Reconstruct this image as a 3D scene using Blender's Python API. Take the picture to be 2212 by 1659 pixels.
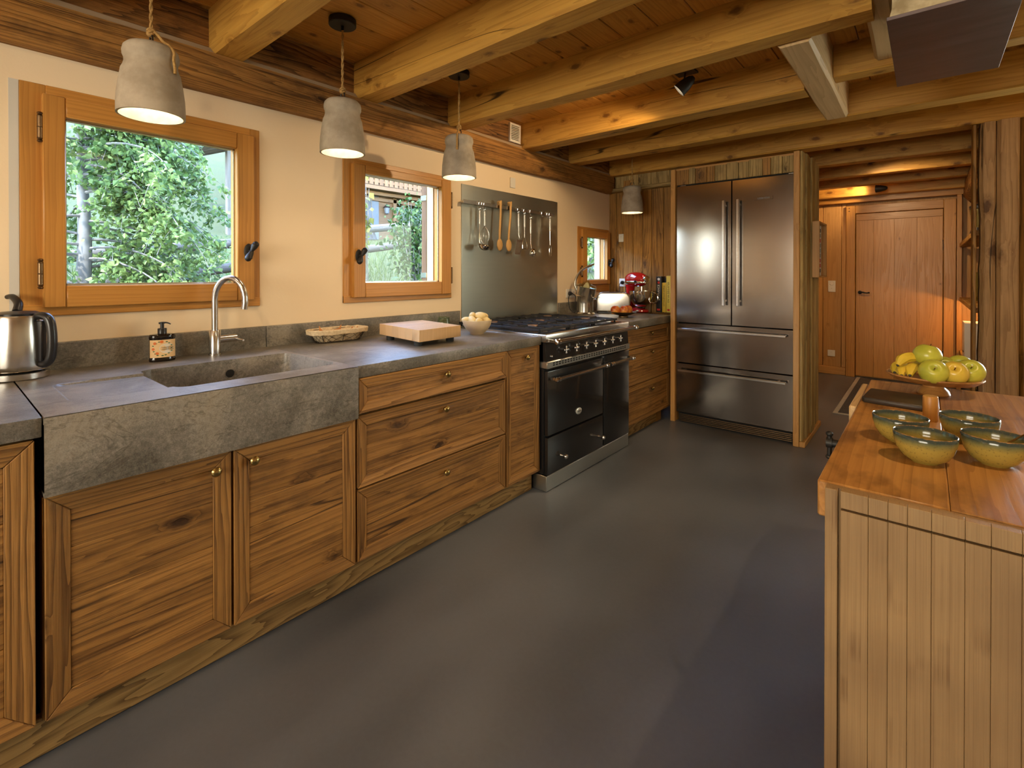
import bpy, bmesh, math, random
from mathutils import Vector, Matrix, noise as mnoise
for _o in list(bpy.data.objects): bpy.data.objects.remove(_o)
SC = bpy.context.scene
C = SC.collection
PI = math.pi
RND = random.Random(11)

# ------------------------------------------------------------------ camera
cam = bpy.data.cameras.new('camera'); camo = bpy.data.objects.new('camera', cam); C.objects.link(camo)
camo.location = (2.59, 0.0, 1.29)
camo.rotation_euler = (PI/2 - 0.0053, 0, 0.7005)
cam.sensor_width = 36.0; cam.lens = 36.0*1063/2212; cam.shift_y = -(829.5-597.2)/2212
cam.clip_start = 0.02; cam.clip_end = 300
SC.camera = camo
# ------------------------------------------------------------------ view, world, sun, dining-window daylight, added fill light
SC.view_settings.view_transform = 'Standard'; SC.view_settings.look = 'None'
SC.view_settings.gamma = 1.0; SC.view_settings.use_curve_mapping = False
SC.view_settings.exposure = 1.0
try:
    SC.cycles.max_bounces = 6; SC.cycles.diffuse_bounces = 4; SC.cycles.glossy_bounces = 3
    SC.cycles.use_adaptive_sampling = True; SC.cycles.adaptive_threshold = 0.05; SC.cycles.adaptive_min_samples = 16
    SC.cycles.transparent_max_bounces = 6; SC.cycles.transmission_bounces = 3
    SC.cycles.sample_clamp_indirect = 4.0; SC.cycles.caustics_reflective = False; SC.cycles.caustics_refractive = False
    SC.cycles.use_denoising = True
except Exception: pass
wd = bpy.data.worlds.new('sky'); SC.world = wd; wd.use_nodes = True
_n = wd.node_tree.nodes; _bg = _n['Background']
_sky = _n.new('ShaderNodeTexSky'); _sky.sky_type = 'NISHITA'; _sky.sun_disc = False
_sky.sun_elevation = math.radians(52); _sky.sun_rotation = math.radians(180); _sky.altitude = 1000
wd.node_tree.links.new(_sky.outputs[0], _bg.inputs[0]); _bg.inputs[1].default_value = 2.8
sun = bpy.data.lights.new('sun', 'SUN'); sun.energy = 6.0; sun.angle = 0.01; sun.color = (1.0, 0.95, 0.86)
suno = bpy.data.objects.new('sun', sun); C.objects.link(suno)
suno.rotation_euler = Vector((-0.30, 0.60, -0.80)).to_track_quat('-Z', 'Y').to_euler()
def area(name, loc, direction, sx, sy, power, color):
    l = bpy.data.lights.new(name, 'AREA'); l.shape = 'RECTANGLE'; l.size = sx; l.size_y = sy; l.energy = power; l.color = color
    o = bpy.data.objects.new(name, l); C.objects.link(o); o.location = loc
    o.rotation_euler = Vector(direction).to_track_quat('-Z', 'Y').to_euler(); return o
# daylight at the opening of the dining window, right of the picture
DAY = (1.0, 0.93, 0.83)
area('back_fill_light', (2.1, -3.16, 1.55), (0, 1, 0), 2.2, 1.2, 62, (1.0, .92, .74))  # added fill from behind the camera, set against a solid wall without an opening
area('daylight_dining_window', (4.5, 4.93, 1.5), (0, -1, 0), 1.75, 1.15, 22, (.93, 1.0, .84))

# ------------------------------------------------------------------ helpers
ORG = {}
class MB:
    def __init__(s): s.v = []; s.f = []
    def add(s, vs, fs):
        b = len(s.v); s.v += [tuple(p) for p in vs]; s.f += [tuple(i+b for i in f) for f in fs]; return s
    def hexa(s, p):
        return s.add(p, [(0,3,2,1),(4,5,6,7),(0,1,5,4),(1,2,6,5),(2,3,7,6),(3,0,4,7)])
    def box(s, x0, x1, y0, y1, z0, z1):
        return s.hexa([(x0,y0,z0),(x1,y0,z0),(x1,y1,z0),(x0,y1,z0),(x0,y0,z1),(x1,y0,z1),(x1,y1,z1),(x0,y1,z1)])
    def prism(s, poly, axis, a, b):
        n = len(poly)
        def P(q, t):
            return {'x': (t, q[0], q[1]), 'y': (q[0], t, q[1]), 'z': (q[0], q[1], t)}[axis]
        vs = [P(q, a) for q in poly] + [P(q, b) for q in poly]
        fs = [tuple(range(n))[::-1], tuple(range(n, 2*n))] + [(i, (i+1) % n, n+(i+1) % n, n+i) for i in range(n)]
        return s.add(vs, fs)
    def frame_(s, ax):
        ax = Vector(ax).normalized(); up = Vector((0,0,1)) if abs(ax.z) < .9 else Vector((1,0,0))
        u = ax.cross(up).normalized(); w = ax.cross(u).normalized(); return ax, u, w
    def cyl(s, p0, p1, r0, r1=None, n=16):
        p0 = Vector(p0); p1 = Vector(p1); r1 = r0 if r1 is None else r1
        return s.lathe([(r0, 0), (r1, (p1-p0).length)], p0, p1-p0, n, cap=True)
    def lathe(s, prof, o=(0,0,0), axis=(0,0,1), n=32, cap=True, sx=1.0, sy=1.0):
        ax, u, w = s.frame_(axis); o = Vector(o); vs = []; fs = []
        if abs(ax.z) > .999: u, w = Vector((1,0,0)), Vector((0,1,0))*ax.z
        k = len(prof)
        for r, h in prof:
            for i in range(n):
                a = 2*PI*i/n; vs.append(o + ax*h + u*(r*sx*math.cos(a)) + w*(r*sy*math.sin(a)))
        for j in range(k-1):
            for i in range(n):
                fs.append((j*n+i, j*n+(i+1) % n, (j+1)*n+(i+1) % n, (j+1)*n+i))
        if cap:
            if prof[0][0] > 1e-6: fs.append(tuple(range(n))[::-1])
            if prof[-1][0] > 1e-6: fs.append(tuple((k-1)*n+i for i in range(n)))
        return s.add(vs, fs)
    def tube(s, pts, r, n=8, closed=False, flat=1.0):
        P = [Vector(p) for p in pts]; k = len(P); rs = list(r) if isinstance(r, (list, tuple)) else [r]*k
        if not closed and 4 <= k <= 9 and n >= 6:
            Q = []; q = []
            for i in range(k-1):
                p0, p1, p2, p3 = P[max(i-1, 0)], P[i], P[i+1], P[min(i+2, k-1)]
                for j in range(5):
                    t = j/5; Q.append(.5*(2*p1+(p2-p0)*t+(2*p0-5*p1+4*p2-p3)*t*t+(3*p1-p0-3*p2+p3)*t**3)); q.append(rs[i]+(rs[i+1]-rs[i])*t)
            Q.append(P[-1]); q.append(rs[-1]); P, rs, k = Q, q, len(Q)
        vs = []; fs = []; prev = None
        for i in range(k):
            if closed: d = P[(i+1) % k]-P[i-1]
            else: d = P[min(i+1, k-1)]-P[max(i-1, 0)]
            d = d.normalized() if d.length > 1e-9 else Vector((0,0,1))
            if prev is None:
                up = Vector((0,0,1)) if abs(d.z) < .9 else Vector((1,0,0)); u = d.cross(up).normalized()
            else:
                u = prev - d*prev.dot(d); u = u.normalized() if u.length > 1e-9 else d.orthogonal().normalized()
            prev = u; w = d.cross(u)
            for j in range(n):
                a = 2*PI*j/n; vs.append(P[i] + u*(rs[i]*math.cos(a)) + w*(rs[i]*flat*math.sin(a)))
        m = k if closed else k-1
        for i in range(m):
            i2 = (i+1) % k
            for j in range(n): fs.append((i*n+j, i*n+(j+1) % n, i2*n+(j+1) % n, i2*n+j))
        if not closed: fs.append(tuple(range(n))[::-1]); fs.append(tuple((k-1)*n+j for j in range(n)))
        return s.add(vs, fs)
    def ball(s, c, rx, ry=None, rz=None, n=20, m=12):
        ry = rx if ry is None else ry; rz = rx if rz is None else rz
        vs = [(c[0], c[1], c[2]-rz)]; fs = []
        for j in range(1, m):
            t = PI*j/m
            for i in range(n):
                a = 2*PI*i/n; vs.append((c[0]+rx*math.sin(t)*math.cos(a), c[1]+ry*math.sin(t)*math.sin(a), c[2]-rz*math.cos(t)))
        vs.append((c[0], c[1], c[2]+rz)); L = len(vs)-1
        for i in range(n): fs.append((0, 1+(i+1) % n, 1+i)); fs.append((L, L-n+i, L-n+(i+1) % n))
        for j in range(m-2):
            for i in range(n):
                a = 1+j*n+i; b = 1+j*n+(i+1) % n; fs.append((a, b, b+n, a+n))
        return s.add(vs, fs)
    def xf(s, M, start=0):
        for i in range(start, len(s.v)): s.v[i] = tuple(M @ Vector(s.v[i]))
        return s
    def obj(s, name, mat, parent=None, grain=None, bevel=0.0, seg=1, label=None, cat=None, group=None, kind=None, angle=40, local=False, sub=0, seed=None):
        me = bpy.data.meshes.new(name)
        if parent is not None: org = ORG.get(parent.name, Vector((0,0,0)))
        elif local: org = Vector((0,0,0))
        else:
            xs = [p[0] for p in s.v]; ys = [p[1] for p in s.v]; zs = [p[2] for p in s.v]
            org = Vector(((min(xs)+max(xs))/2, (min(ys)+max(ys))/2, min(zs)))
        me.from_pydata([Vector(p)-org for p in s.v], [], s.f)
        bm = bmesh.new(); bm.from_mesh(me)
        bmesh.ops.recalc_face_normals(bm, faces=bm.faces)
        if bevel > 0:
            ed = [e for e in bm.edges if len(e.link_faces) == 2 and e.calc_face_angle(0) > .5]
            bmesh.ops.bevel(bm, geom=ed, offset=bevel, segments=seg, affect='EDGES', clamp_overlap=True, profile=.6)
        bm.to_mesh(me); bm.free()
        if grain:
            sd = RND.random()*50 if seed is None else seed
            at = me.attributes.new('gr', 'FLOAT_VECTOR', 'POINT'); buf = []
            o1, o2, o3 = sd, RND.random()*30, RND.random()*30
            for v in me.vertices:
                x, y, z = v.co
                u, a, b = {'x': (x, y, z), 'y': (y, x, z), 'z': (z, x, y)}[grain]
                buf += [u+o1, a+o2, b+o3]
            at.data.foreach_set('vector', buf)
        for p in me.polygons: p.use_smooth = True
        try: me.set_sharp_from_angle(angle=math.radians(angle))
        except Exception: pass
        if mat is not None: me.materials.append(M(mat))
        o = bpy.data.objects.new(name, me); C.objects.link(o)
        if parent is not None: o.parent = parent
        else: o.location = org
        ORG[o.name] = org
        if sub:
            md = o.modifiers.new('sub', 'SUBSURF'); md.levels = sub; md.render_levels = sub
        return tag(o, label, cat, group, kind)
def tag(o, label=None, cat=None, group=None, kind=None):
    if label: o['label'] = label
    if cat: o['category'] = cat
    if group: o['group'] = group
    if kind: o['kind'] = kind
    return o
def thing(name, label, cat, loc=(0,0,0), rotz=0.0, group=None, local=False, kind=None):
    o = bpy.data.objects.new(name, None); C.objects.link(o); o.empty_display_size = .05
    o.location = loc; o.rotation_euler = (0, 0, rotz)
    ORG[o.name] = Vector((0,0,0)) if local else Vector(loc)
    return tag(o, label, cat, group, kind)
def bx(*a): return MB().box(*a)
def dup(root, loc=None, rotz=None, label=None):
    def cp(o, par):
        c = o.copy(); C.objects.link(c); ORG[c.name] = ORG.get(o.name, Vector((0,0,0)))
        if par is not None: c.parent = par
        for ch in list(o.children): cp(ch, c)
        return c
    r = cp(root, None)
    if loc is not None: r.location = loc
    if rotz is not None: r.rotation_euler = (0, 0, rotz)
    if label: r['label'] = label
    return r
def text(s, size, mat, parent, M4, name='lettering', ext=.0004, align='CENTER', kind=None, spacing=1.0):
    cu = bpy.data.curves.new(name, 'FONT'); cu.body = s; cu.size = size; cu.align_x = align; cu.align_y = 'CENTER'
    cu.extrude = ext; cu.space_character = spacing; cu.resolution_u = 2
    t = bpy.data.objects.new('tmp', cu); C.objects.link(t)
    dg = bpy.context.evaluated_depsgraph_get(); me = bpy.data.meshes.new_from_object(t.evaluated_get(dg))
    bpy.data.objects.remove(t); me.materials.clear(); me.materials.append(M(mat))
    org = ORG.get(parent.name, Vector((0,0,0)))
    me.transform(Matrix.Translation(-org) @ M4)
    o = bpy.data.objects.new(name, me); C.objects.link(o); o.parent = parent; ORG[o.name] = org
    return o
def axes(origin, right, up):
    r = Vector(right).normalized(); u = Vector(up).normalized(); n = r.cross(u)
    m = Matrix((( r.x, u.x, n.x, origin[0]), (r.y, u.y, n.y, origin[1]), (r.z, u.z, n.z, origin[2]), (0,0,0,1)))
    return m

# ------------------------------------------------------------------ materials
MATS = {}
def M(n): return n if not isinstance(n, str) else MATS[n]
class NT:
    def __init__(s, name):
        s.m = bpy.data.materials.new(name); s.m.use_nodes = True; s.t = s.m.node_tree; s.b = s.t.nodes['Principled BSDF']; MATS[name] = s.m
    def n(s, typ, **kw):
        o = s.t.nodes.new(typ)
        for k, v in kw.items(): setattr(o, k, v)
        return o
    def l(s, a, b): s.t.links.new(a, b)
    def put(s, sock, val):
        if hasattr(val, 'is_linked'): s.l(val, sock)
        else: sock.default_value = val
    def mth(s, op, a, b=0.0, c=None, clamp=False):
        o = s.n('ShaderNodeMath', operation=op, use_clamp=clamp); s.put(o.inputs[0], a); s.put(o.inputs[1], b)
        if c is not None: s.put(o.inputs[2], c)
        return o.outputs[0]
    def vmul(s, a, v, off=None):
        o = s.n('ShaderNodeVectorMath', operation='MULTIPLY_ADD' if off else 'MULTIPLY'); s.put(o.inputs[0], a); o.inputs[1].default_value = v
        if off: o.inputs[2].default_value = off
        return o.outputs[0]
    def noise(s, vec, scale=1.0, detail=2.0, rough=.5, dist=0.0):
        o = s.n('ShaderNodeTexNoise'); s.l(vec, o.inputs['Vector']); o.inputs['Scale'].default_value = scale
        o.inputs['Detail'].default_value = detail; o.inputs['Roughness'].default_value = rough; o.inputs['Distortion'].default_value = dist
        return o.outputs['Fac']
    def mix(s, f, a, b, blend='MIX'):
        o = s.n('ShaderNodeMix', data_type='RGBA', blend_type=blend, clamp_factor=True)
        s.put(o.inputs[0], f); s.put(o.inputs[6], a if not isinstance(a, tuple) else (*a, 1)[:4]); s.put(o.inputs[7], b if not isinstance(b, tuple) else (*b, 1)[:4])
        return o.outputs[2]
    def ramp(s, f, stops):
        o = s.n('ShaderNodeValToRGB'); s.l(f, o.inputs[0]); e = o.color_ramp.elements
        while len(e) > 1: e.remove(e[0])
        e[0].position = stops[0][0]; e[0].color = (*stops[0][1], 1)
        for p, c in stops[1:]:
            q = e.new(p); q.color = (*c, 1)
        return o.outputs[0]
    def mr(s, v, a, b, c, d):
        o = s.n('ShaderNodeMapRange'); s.l(v, o.inputs[0])
        for i, q in enumerate((a, b, c, d)): o.inputs[i+1].default_value = q
        return o.outputs[0]
    def bump(s, h, strength=.3, dist=.003):
        o = s.n('ShaderNodeBump'); s.l(h, o.inputs['Height']); o.inputs['Strength'].default_value = strength; o.inputs['Distance'].default_value = dist
        s.l(o.outputs[0], s.b.inputs['Normal']); return o
    def co(s, which='Object'): return s.n('ShaderNodeTexCoord').outputs[which]
    def set(s, col=None, rough=None, metal=None, spec=None, **kw):
        if col is not None: s.put(s.b.inputs['Base Color'], (*col, 1) if isinstance(col, tuple) and len(col) == 3 else col)
        if rough is not None: s.put(s.b.inputs['Roughness'], rough)
        if metal is not None: s.b.inputs['Metallic'].default_value = metal
        if spec is not None: s.b.inputs['Specular IOR Level'].default_value = spec
        for k, v in kw.items(): s.put(s.b.inputs[k.replace('_', ' ')], v)
        return s
def plain(name, col, rough=.5, metal=0.0, **kw): return NT(name).set(col, rough, metal, **kw)
def wood(name, light, dark, ring=60, amp=4.0, knot=(1.3, 4.5, .62, .16), lc=.55, fib=.5, tone=.5, rough=.55, bump=.35, var=.16, knotcol=None, bd=.003, wav=.5, stain=0.0, mid=.7, crack=0.0, irr=2.2):
    w = NT(name); a = w.n('ShaderNodeAttribute', attribute_name='gr').outputs['Vector']
    sp = w.n('ShaderNodeSeparateXYZ'); w.l(a, sp.inputs[0])
    n1 = w.noise(w.vmul(a, (wav, 4.5, 4.5)), 1, 2.0)
    kx, ky, thr, kr = knot
    vo = w.n('ShaderNodeTexVoronoi'); w.l(w.vmul(a, (kx, ky, ky)), vo.inputs['Vector']); vo.inputs['Scale'].default_value = 1.0
    cs = w.n('ShaderNodeSeparateColor'); w.l(vo.outputs['Color'], cs.inputs[0])
    msk = w.mth('GREATER_THAN', cs.outputs[0], thr)
    wob = w.mth('MULTIPLY', w.noise(w.vmul(a, (30, 60, 60)), 1, 1), .16)
    kd = w.mth('MULTIPLY', w.mth('SUBTRACT', 1.0, w.mth('DIVIDE', w.mth('ADD', vo.outputs['Distance'], wob), kr), clamp=True), msk)
    F = w.mth('ADD', w.mth('MULTIPLY', sp.outputs[1], ring), w.mth('MULTIPLY', sp.outputs[2], ring*.55))
    F = w.mth('ADD', F, w.mth('MULTIPLY', n1, amp*2.5)); F = w.mth('ADD', F, w.mth('MULTIPLY', w.mth('MULTIPLY', kd, kd), 5.0))
    n5 = w.noise(w.vmul(a, (1.6, 34, 34), (7, 3, 11)), 1, 2.0, .55)
    F = w.mth('ADD', F, w.mth('MULTIPLY', n5, irr))
    fr = w.mth('FRACT', F); line = w.mth('POWER', fr, 1.8)
    n2 = w.noise(w.vmul(a, (3.5, 190, 190)), 1, 3.0, .6)
    n3 = w.noise(w.vmul(a, (.9, 7, 7), (31, 17, 5)), 1, 3.0)
    val = w.mth('ADD', w.mth('MULTIPLY', line, lc), w.mth('MULTIPLY', w.mth('SUBTRACT', n2, .45), fib))
    val = w.mth('ADD', val, w.mth('MULTIPLY', w.mth('SUBTRACT', n5, .5), mid))
    val = w.mth('ADD', val, w.mth('MULTIPLY', w.mth('SUBTRACT', n3, .45), tone), clamp=True)
    col = w.mix(val, light, dark)
    kc = knotcol or tuple(c*.55 for c in dark)
    col = w.mix(w.mr(kd, .42, .62, 0, .9), col, kc)
    col = w.mix(w.mr(kd, .12, .45, 0, .35), col, dark)
    if stain:
        n4 = w.noise(w.vmul(a, (5, 11, 11), (3, 9, 1)), 1, 4.0, .65)
        col = w.mix(w.mth('MULTIPLY', w.mr(n4, .5, .68, 0, 1), stain), col, tuple(c*.45 for c in dark))
    if crack:
        n6 = w.noise(w.vmul(a, (.35, 6, 6), (2, 8, 4)), 1, 1.5); n7 = w.noise(w.vmul(a, (.8, 3, 3), (5, 1, 9)), 1, 1)
        ck = w.mth('MULTIPLY', w.mr(w.mth('ABSOLUTE', w.mth('SUBTRACT', n6, .5)), .002, .007, 1, 0), w.mr(n7, .50, .56, 0, crack)); col = w.mix(ck, col, (.02, .009, .003))
    hs = w.n('ShaderNodeHueSaturation'); w.l(col, hs.inputs['Color'])
    rn = w.n('ShaderNodeObjectInfo').outputs['Random']; w.l(w.mr(rn, 0, 1, 1-var, 1+var), hs.inputs['Value'])
    w.set(hs.outputs[0], w.mr(val, 0, 1, rough-.06, rough+.1), spec=.35)
    w.bump(w.mth('ADD', w.mth('MULTIPLY', line, -.6), w.mth('MULTIPLY', n2, -.7)), bump, bd)
    return w
wood('wood_cabinet', (0.3741,0.1849,0.0482), (0.0562,0.0225,0.0067), ring=70, amp=3.4, knot=(4.0, 8.0, .5, .40), lc=.55, fib=.8, tone=.9, rough=.6, bump=.8, stain=.4, mid=1.0, crack=.8)
wood('wood_frame', (0.4004,0.2006,0.0546), (0.0800,0.0336,0.0096), ring=85, amp=2.2, knot=(4.0, 8.0, .75, .30), lc=.7, fib=.6, tone=.6, rough=.6, bump=.9, stain=.15, mid=.8)
wood('wood_plinth', (0.3570,0.2227,0.0808), (0.0960,0.0496,0.0152), ring=30, amp=6.5, knot=(2.0, 5.0, .75, .3), lc=.85, fib=.4, tone=.6, rough=.6, bump=.7, wav=1.1, mid=.5)
wood('wood_joist', (.60,.325,.064), (.33,.142,.020), ring=30, amp=4.5, knot=(5.0, 9.0, .25, .46), lc=.5, fib=.4, tone=.5, rough=.5, bump=.3, var=.07, knotcol=(.075,.026,.006), mid=.5, crack=.9)
wood('wood_ceiling', (.63,.315,.062), (.37,.15,.022), ring=36, amp=4.8, knot=(7.0, 11.0, .2, .46), lc=.45, fib=.3, tone=.5, rough=.42, bump=.18, var=.1, knotcol=(.10,.038,.009), mid=.5)
wood('wood_old_beam', (.37,.168,.042), (.036,.014,.004), ring=46, amp=6.0, knot=(2.5, 6.0, .66, .34), lc=.7, fib=.9, tone=.9, rough=.65, bump=1.2, var=.06, bd=.008, stain=.55, wav=.8, mid=.8)
wood('wood_old_lower', (.48,.228,.055), (.075,.028,.007), ring=75, amp=2.6, knot=(3.0, 6.0, .66, .34), lc=.5, fib=1.0, tone=.9, rough=.65, bump=1.2, var=.05, bd=.008, stain=.45, mid=1.0)
wood('wood_window', (0.5510,0.2612,0.0589), (0.3330,0.1332,0.0252), ring=110, amp=1.6, knot=(2.0, 6.0, .9, .25), lc=.4, fib=.45, tone=.4, rough=.38, bump=.2, var=.08, mid=.6)
wood('wood_hall', (.56,.30,.095), (.34,.158,.04), ring=24, amp=4.2, knot=(5.5, 8.0, .35, .38), lc=.4, fib=.3, tone=.35, rough=.5, bump=.15, var=.08, knotcol=(.09,.032,.01), mid=.4)
wood('wood_door', (.50,.238,.05), (.32,.135,.024), ring=26, amp=4.6, knot=(4.0, 7.0, .72, .24), lc=.45, fib=.3, tone=.4, rough=.36, bump=.12, var=.05, mid=.45)
wood('wood_alcove', (.42,.21,.046), (.09,.037,.009), ring=36, amp=5.0, knot=(3.5, 7.0, .45, .40), lc=.6, fib=.6, tone=.8, rough=.55, bump=.5, var=.2, stain=.3, mid=.7)
wood('wood_grey_plank', (.50,.35,.135), (.13,.077,.022), ring=45, amp=3.5, knot=(3.0, 7.0, .68, .3), lc=.55, fib=.9, tone=.7, rough=.65, bump=.8, var=.22, stain=.35, mid=.9)
wood('wood_bench', (.50,.245,.068), (.20,.073,.017), ring=55, amp=2.5, knot=(2.0, 5.0, .85, .3), lc=.35, fib=.5, tone=1.1, rough=.38, bump=.25, var=.05, stain=.65, mid=.7)
wood('wood_pale', (.70,.49,.255), (.45,.275,.115), ring=36, amp=4.0, knot=(5.0, 9.0, .4, .38), lc=.45, fib=.3, tone=.4, rough=.5, bump=.2, var=.05, knotcol=(.12,.055,.015), mid=.5)
wood('wood_post', (.50,.305,.14), (.20,.092,.034), ring=26, amp=4.5, knot=(3.0, 6.0, .4, .44), lc=.45, fib=.6, tone=.9, rough=.65, bump=.6, var=.06, knotcol=(.05,.022,.012), mid=.8, stain=.2, crack=.8)
wood('wood_block', (.70,.465,.245), (.50,.29,.12), ring=70, amp=1.2, knot=(.5, 2.0, .97, .05), lc=.25, fib=.35, tone=.35, rough=.5, bump=.1, var=.05, mid=.4)
wood('wood_spoon', (.64,.37,.125), (.44,.22,.064), ring=80, amp=1.5, knot=(.5, 2.0, .97, .05), lc=.25, fib=.4, tone=.3, rough=.5, bump=.1, var=.08, mid=.4)
wood('wood_weathered', (.105,.095,.082), (.035,.03,.024), ring=60, amp=2.5, knot=(3.0, 6.0, .7, .3), lc=.5, fib=.7, tone=.5, rough=.8, bump=.5, var=.15)
wood('wood_chalet', (.135,.072,.03), (.055,.025,.010), ring=40, amp=3.0, knot=(3.0, 6.0, .75, .3), lc=.4, fib=.5, tone=.5, rough=.7, bump=.3, var=.15)
# bamboo end panel: narrow glued strips with nodes
def _bamboo():
    w = NT('bamboo'); a = w.n('ShaderNodeAttribute', attribute_name='gr').outputs['Vector']
    sp = w.n('ShaderNodeSeparateXYZ'); w.l(a, sp.inputs[0])
    cell = w.mth('FLOOR', w.mth('MULTIPLY', sp.outputs[1], 55.0))
    cv = w.n('ShaderNodeCombineXYZ'); w.l(cell, cv.inputs[1])
    wn = w.n('ShaderNodeTexWhiteNoise'); w.l(cv.outputs[0], wn.inputs[0])
    fr = w.mth('FRACT', w.mth('MULTIPLY', sp.outputs[1], 55.0)); joint = w.mr(fr, .93, 1.0, 0, .35)
    n2 = w.noise(w.vmul(a, (5, 420, 420)), 1, 3, .65)
    kv = w.n('ShaderNodeCombineXYZ'); w.l(w.mth('MULTIPLY', sp.outputs[0], 9.0), kv.inputs[0]); w.l(w.mth('MULTIPLY', cell, 3.7), kv.inputs[1])
    n3 = w.noise(kv.outputs[0], 1, 1); node = w.mth('MULTIPLY', w.mr(n3, .66, .74, 0, .5), w.mr(n2, .35, .6, .3, 1))
    n4 = w.noise(w.co(), 2.6, 3)
    v = w.mth('ADD', w.mth('MULTIPLY', w.mth('SUBTRACT', n2, .4), .8), w.mth('MULTIPLY', wn.outputs[0], .10)); v = w.mth('ADD', v, joint); v = w.mth('ADD', v, node, clamp=True)
    col = w.mix(v, (.375,.24,.112), (.15,.075,.031)); col = w.mix(w.mr(n4, .42, .70, 0, .75), col, (.13,.07,.035))
    w.set(col, .5, spec=.3); w.bump(n2, .15, .002)
_bamboo()
def _floor():
    w = NT('concrete_floor'); c = w.co()
    a = w.noise(c, 1.1, 1.0, .4); b = w.noise(w.vmul(c, (1, .55, 1)), 4.0, 1.0, .4); d = w.noise(c, 70, 2, .6)
    v = w.mth('ADD', w.mth('MULTIPLY', a, .75), w.mth('MULTIPLY', b, .25)); v = w.mth('ADD', v, w.mth('MULTIPLY', w.mth('SUBTRACT', d, .5), .08))
    w.set(w.mix(w.mr(v, .1, .9, 0, 1), (.018,.0205,.026), (.212,.230,.268)), w.mr(a, .2, .8, .295, .42), spec=.55)
    w.bump(d, .03, .004)
_floor()
def _stone():
    w = NT('grey_stone'); c = w.co()
    a = w.noise(c, 3.0, 6, .65, .8); d = w.noise(c, 95, 3, .7); e = w.noise(c, 320, 2, .6); f = w.noise(w.vmul(c, (1, .35, 1)), 4.0, 4, .6, 2.5)
    v = w.mth('ADD', w.mth('MULTIPLY', a, .55), w.mth('ADD', w.mth('MULTIPLY', d, .25), w.mth('MULTIPLY', e, .2)))
    col = w.ramp(v, [(.38, (.082,.075,.061)), (.5, (.195,.177,.146)), (.62, (.37,.335,.28))])
    vein = w.mr(w.mth('ABSOLUTE', w.mth('SUBTRACT', f, .5)), 0, .012, .55, 0)
    col = w.mix(vein, col, (.07,.06,.045))
    col = w.mix(w.mr(a, .55, .75, 0, .5), col, (.22,.165,.095))
    w.set(col, w.mr(d, .3, .7, .30, .46), spec=.5); w.bump(w.mth('ADD', d, w.mth('MULTIPLY', a, .6)), .18, .003)
_stone()
def _plaster():
    w = NT('cream_plaster'); c = w.co()
    a = w.noise(c, 1.2, 4, .55); b = w.noise(c, 16, 5, .6); 
    w.set(w.mix(a, (.86,.685,.46), (.90,.745,.535)), .85, spec=.2); w.bump(w.mth('ADD', b, w.mth('MULTIPLY', a, 3)), .18, .006)
_plaster()
plain('white_plaster', (.62,.60,.55), .85); plain('old_mortar', (.36,.25,.15), .9)
def _steel(name, col, rough, stretch, b=.05):
    w = NT(name); c = w.co(); n = w.noise(w.vmul(c, tuple(min(x, 60) for x in stretch)), 1, 2, .5); n2 = w.noise(c, 2.2, 3)
    w.set(w.mix(n, col, tuple(x*.93 for x in col)), w.mr(n2, .2, .8, rough-.02, rough+.03), 1.0)
_steel('steel_fridge', (.30,.27,.245), .16, (3, 3, 420), .012)
_steel('steel_splash', (.60,.61,.53), .32, (400, 4, 400), .012)
_steel('steel_brushed', (.62,.60,.57), .21, (14, 14, 500), .012)
_steel('steel_plinth', (.66,.66,.62), .33, (500, 3, 500), .012)
plain('chrome', (.78,.76,.73), .09, 1.0); plain('nickel', (.70,.64,.57), .16, 1.0); plain('steel_satin', (.62,.60,.56), .26, 1.0)
plain('brass', (.42,.30,.11), .26, 1.0); plain('bronze', (.20,.13,.07), .4, 1.0); plain('iron_black', (.02,.018,.016), .5, .3)
plain('enamel_black', (.012,.012,.013), .22, Coat_Weight=.4); plain('cast_iron', (.03,.03,.033), .38, .2); plain('burner_cap', (.20,.13,.09), .5, .6)
plain('black_gap', (.006,.006,.006), .8); plain('plastic_black', (.014,.014,.016), .3); plain('plastic_white', (.80,.76,.68), .35); plain('rubber', (.02,.02,.02), .7)
plain('red_enamel', (.52,.012,.014), .10, Coat_Weight=.6); plain('yellow_cover', (.80,.56,.06), .4); plain('yellow_cover_pale', (.82,.66,.12), .4); plain('black_cover', (.02,.02,.022), .4)
plain('paper', (.80,.75,.64), .8); plain('red_print', (.55,.03,.02), .5); plain('white_print', (.82,.80,.76), .5); plain('dark_print', (.05,.04,.03), .5); plain('grey_print', (.3,.3,.3), .5)
plain('amber_bottle', (.012,.007,.005), .12); plain('label_paper', (.80,.55,.28), .6); plain('label_oval', (.74,.67,.55), .6); plain('orange_print', (.72,.17,.03), .6); plain('leaf_print', (.04,.14,.05), .6); plain('pale_print', (.72,.40,.10), .6)
plain('green_badge', (.66,.66,.62), .3, .6); plain('wire_dark', (.055,.04,.03), .5, .5)
def _noisy(name, c1, c2, scale, rough=.6, bump=.0, det=4, **kw):
    w = NT(name); c = w.co(); n = w.noise(c, scale, det, .6); w.set(w.ramp(n, [(.35, c1), (.65, c2)]), rough, **kw)
    if bump: w.bump(n, bump, .004)
_noisy('concrete_shade', (.30,.25,.185), (.42,.36,.28), 14, .8, .1)
_noisy('jute', (.30,.17,.05), (.50,.30,.10), 120, .9, .4)
_noisy('linen', (.62,.48,.30), (.78,.65,.44), 60, .9, .2)
_noisy('onion', (.42,.15,.035), (.62,.27,.08), 30, .45)
_noisy('potato', (.72,.52,.20), (.82,.66,.33), 18, .55, .05)
_noisy('nectarine', (.32,.02,.012), (.78,.33,.05), 16, .3, 0, 3)
_noisy('apple', (.38,.40,.045), (.58,.55,.07), 13, .28, 0, 3)
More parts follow.
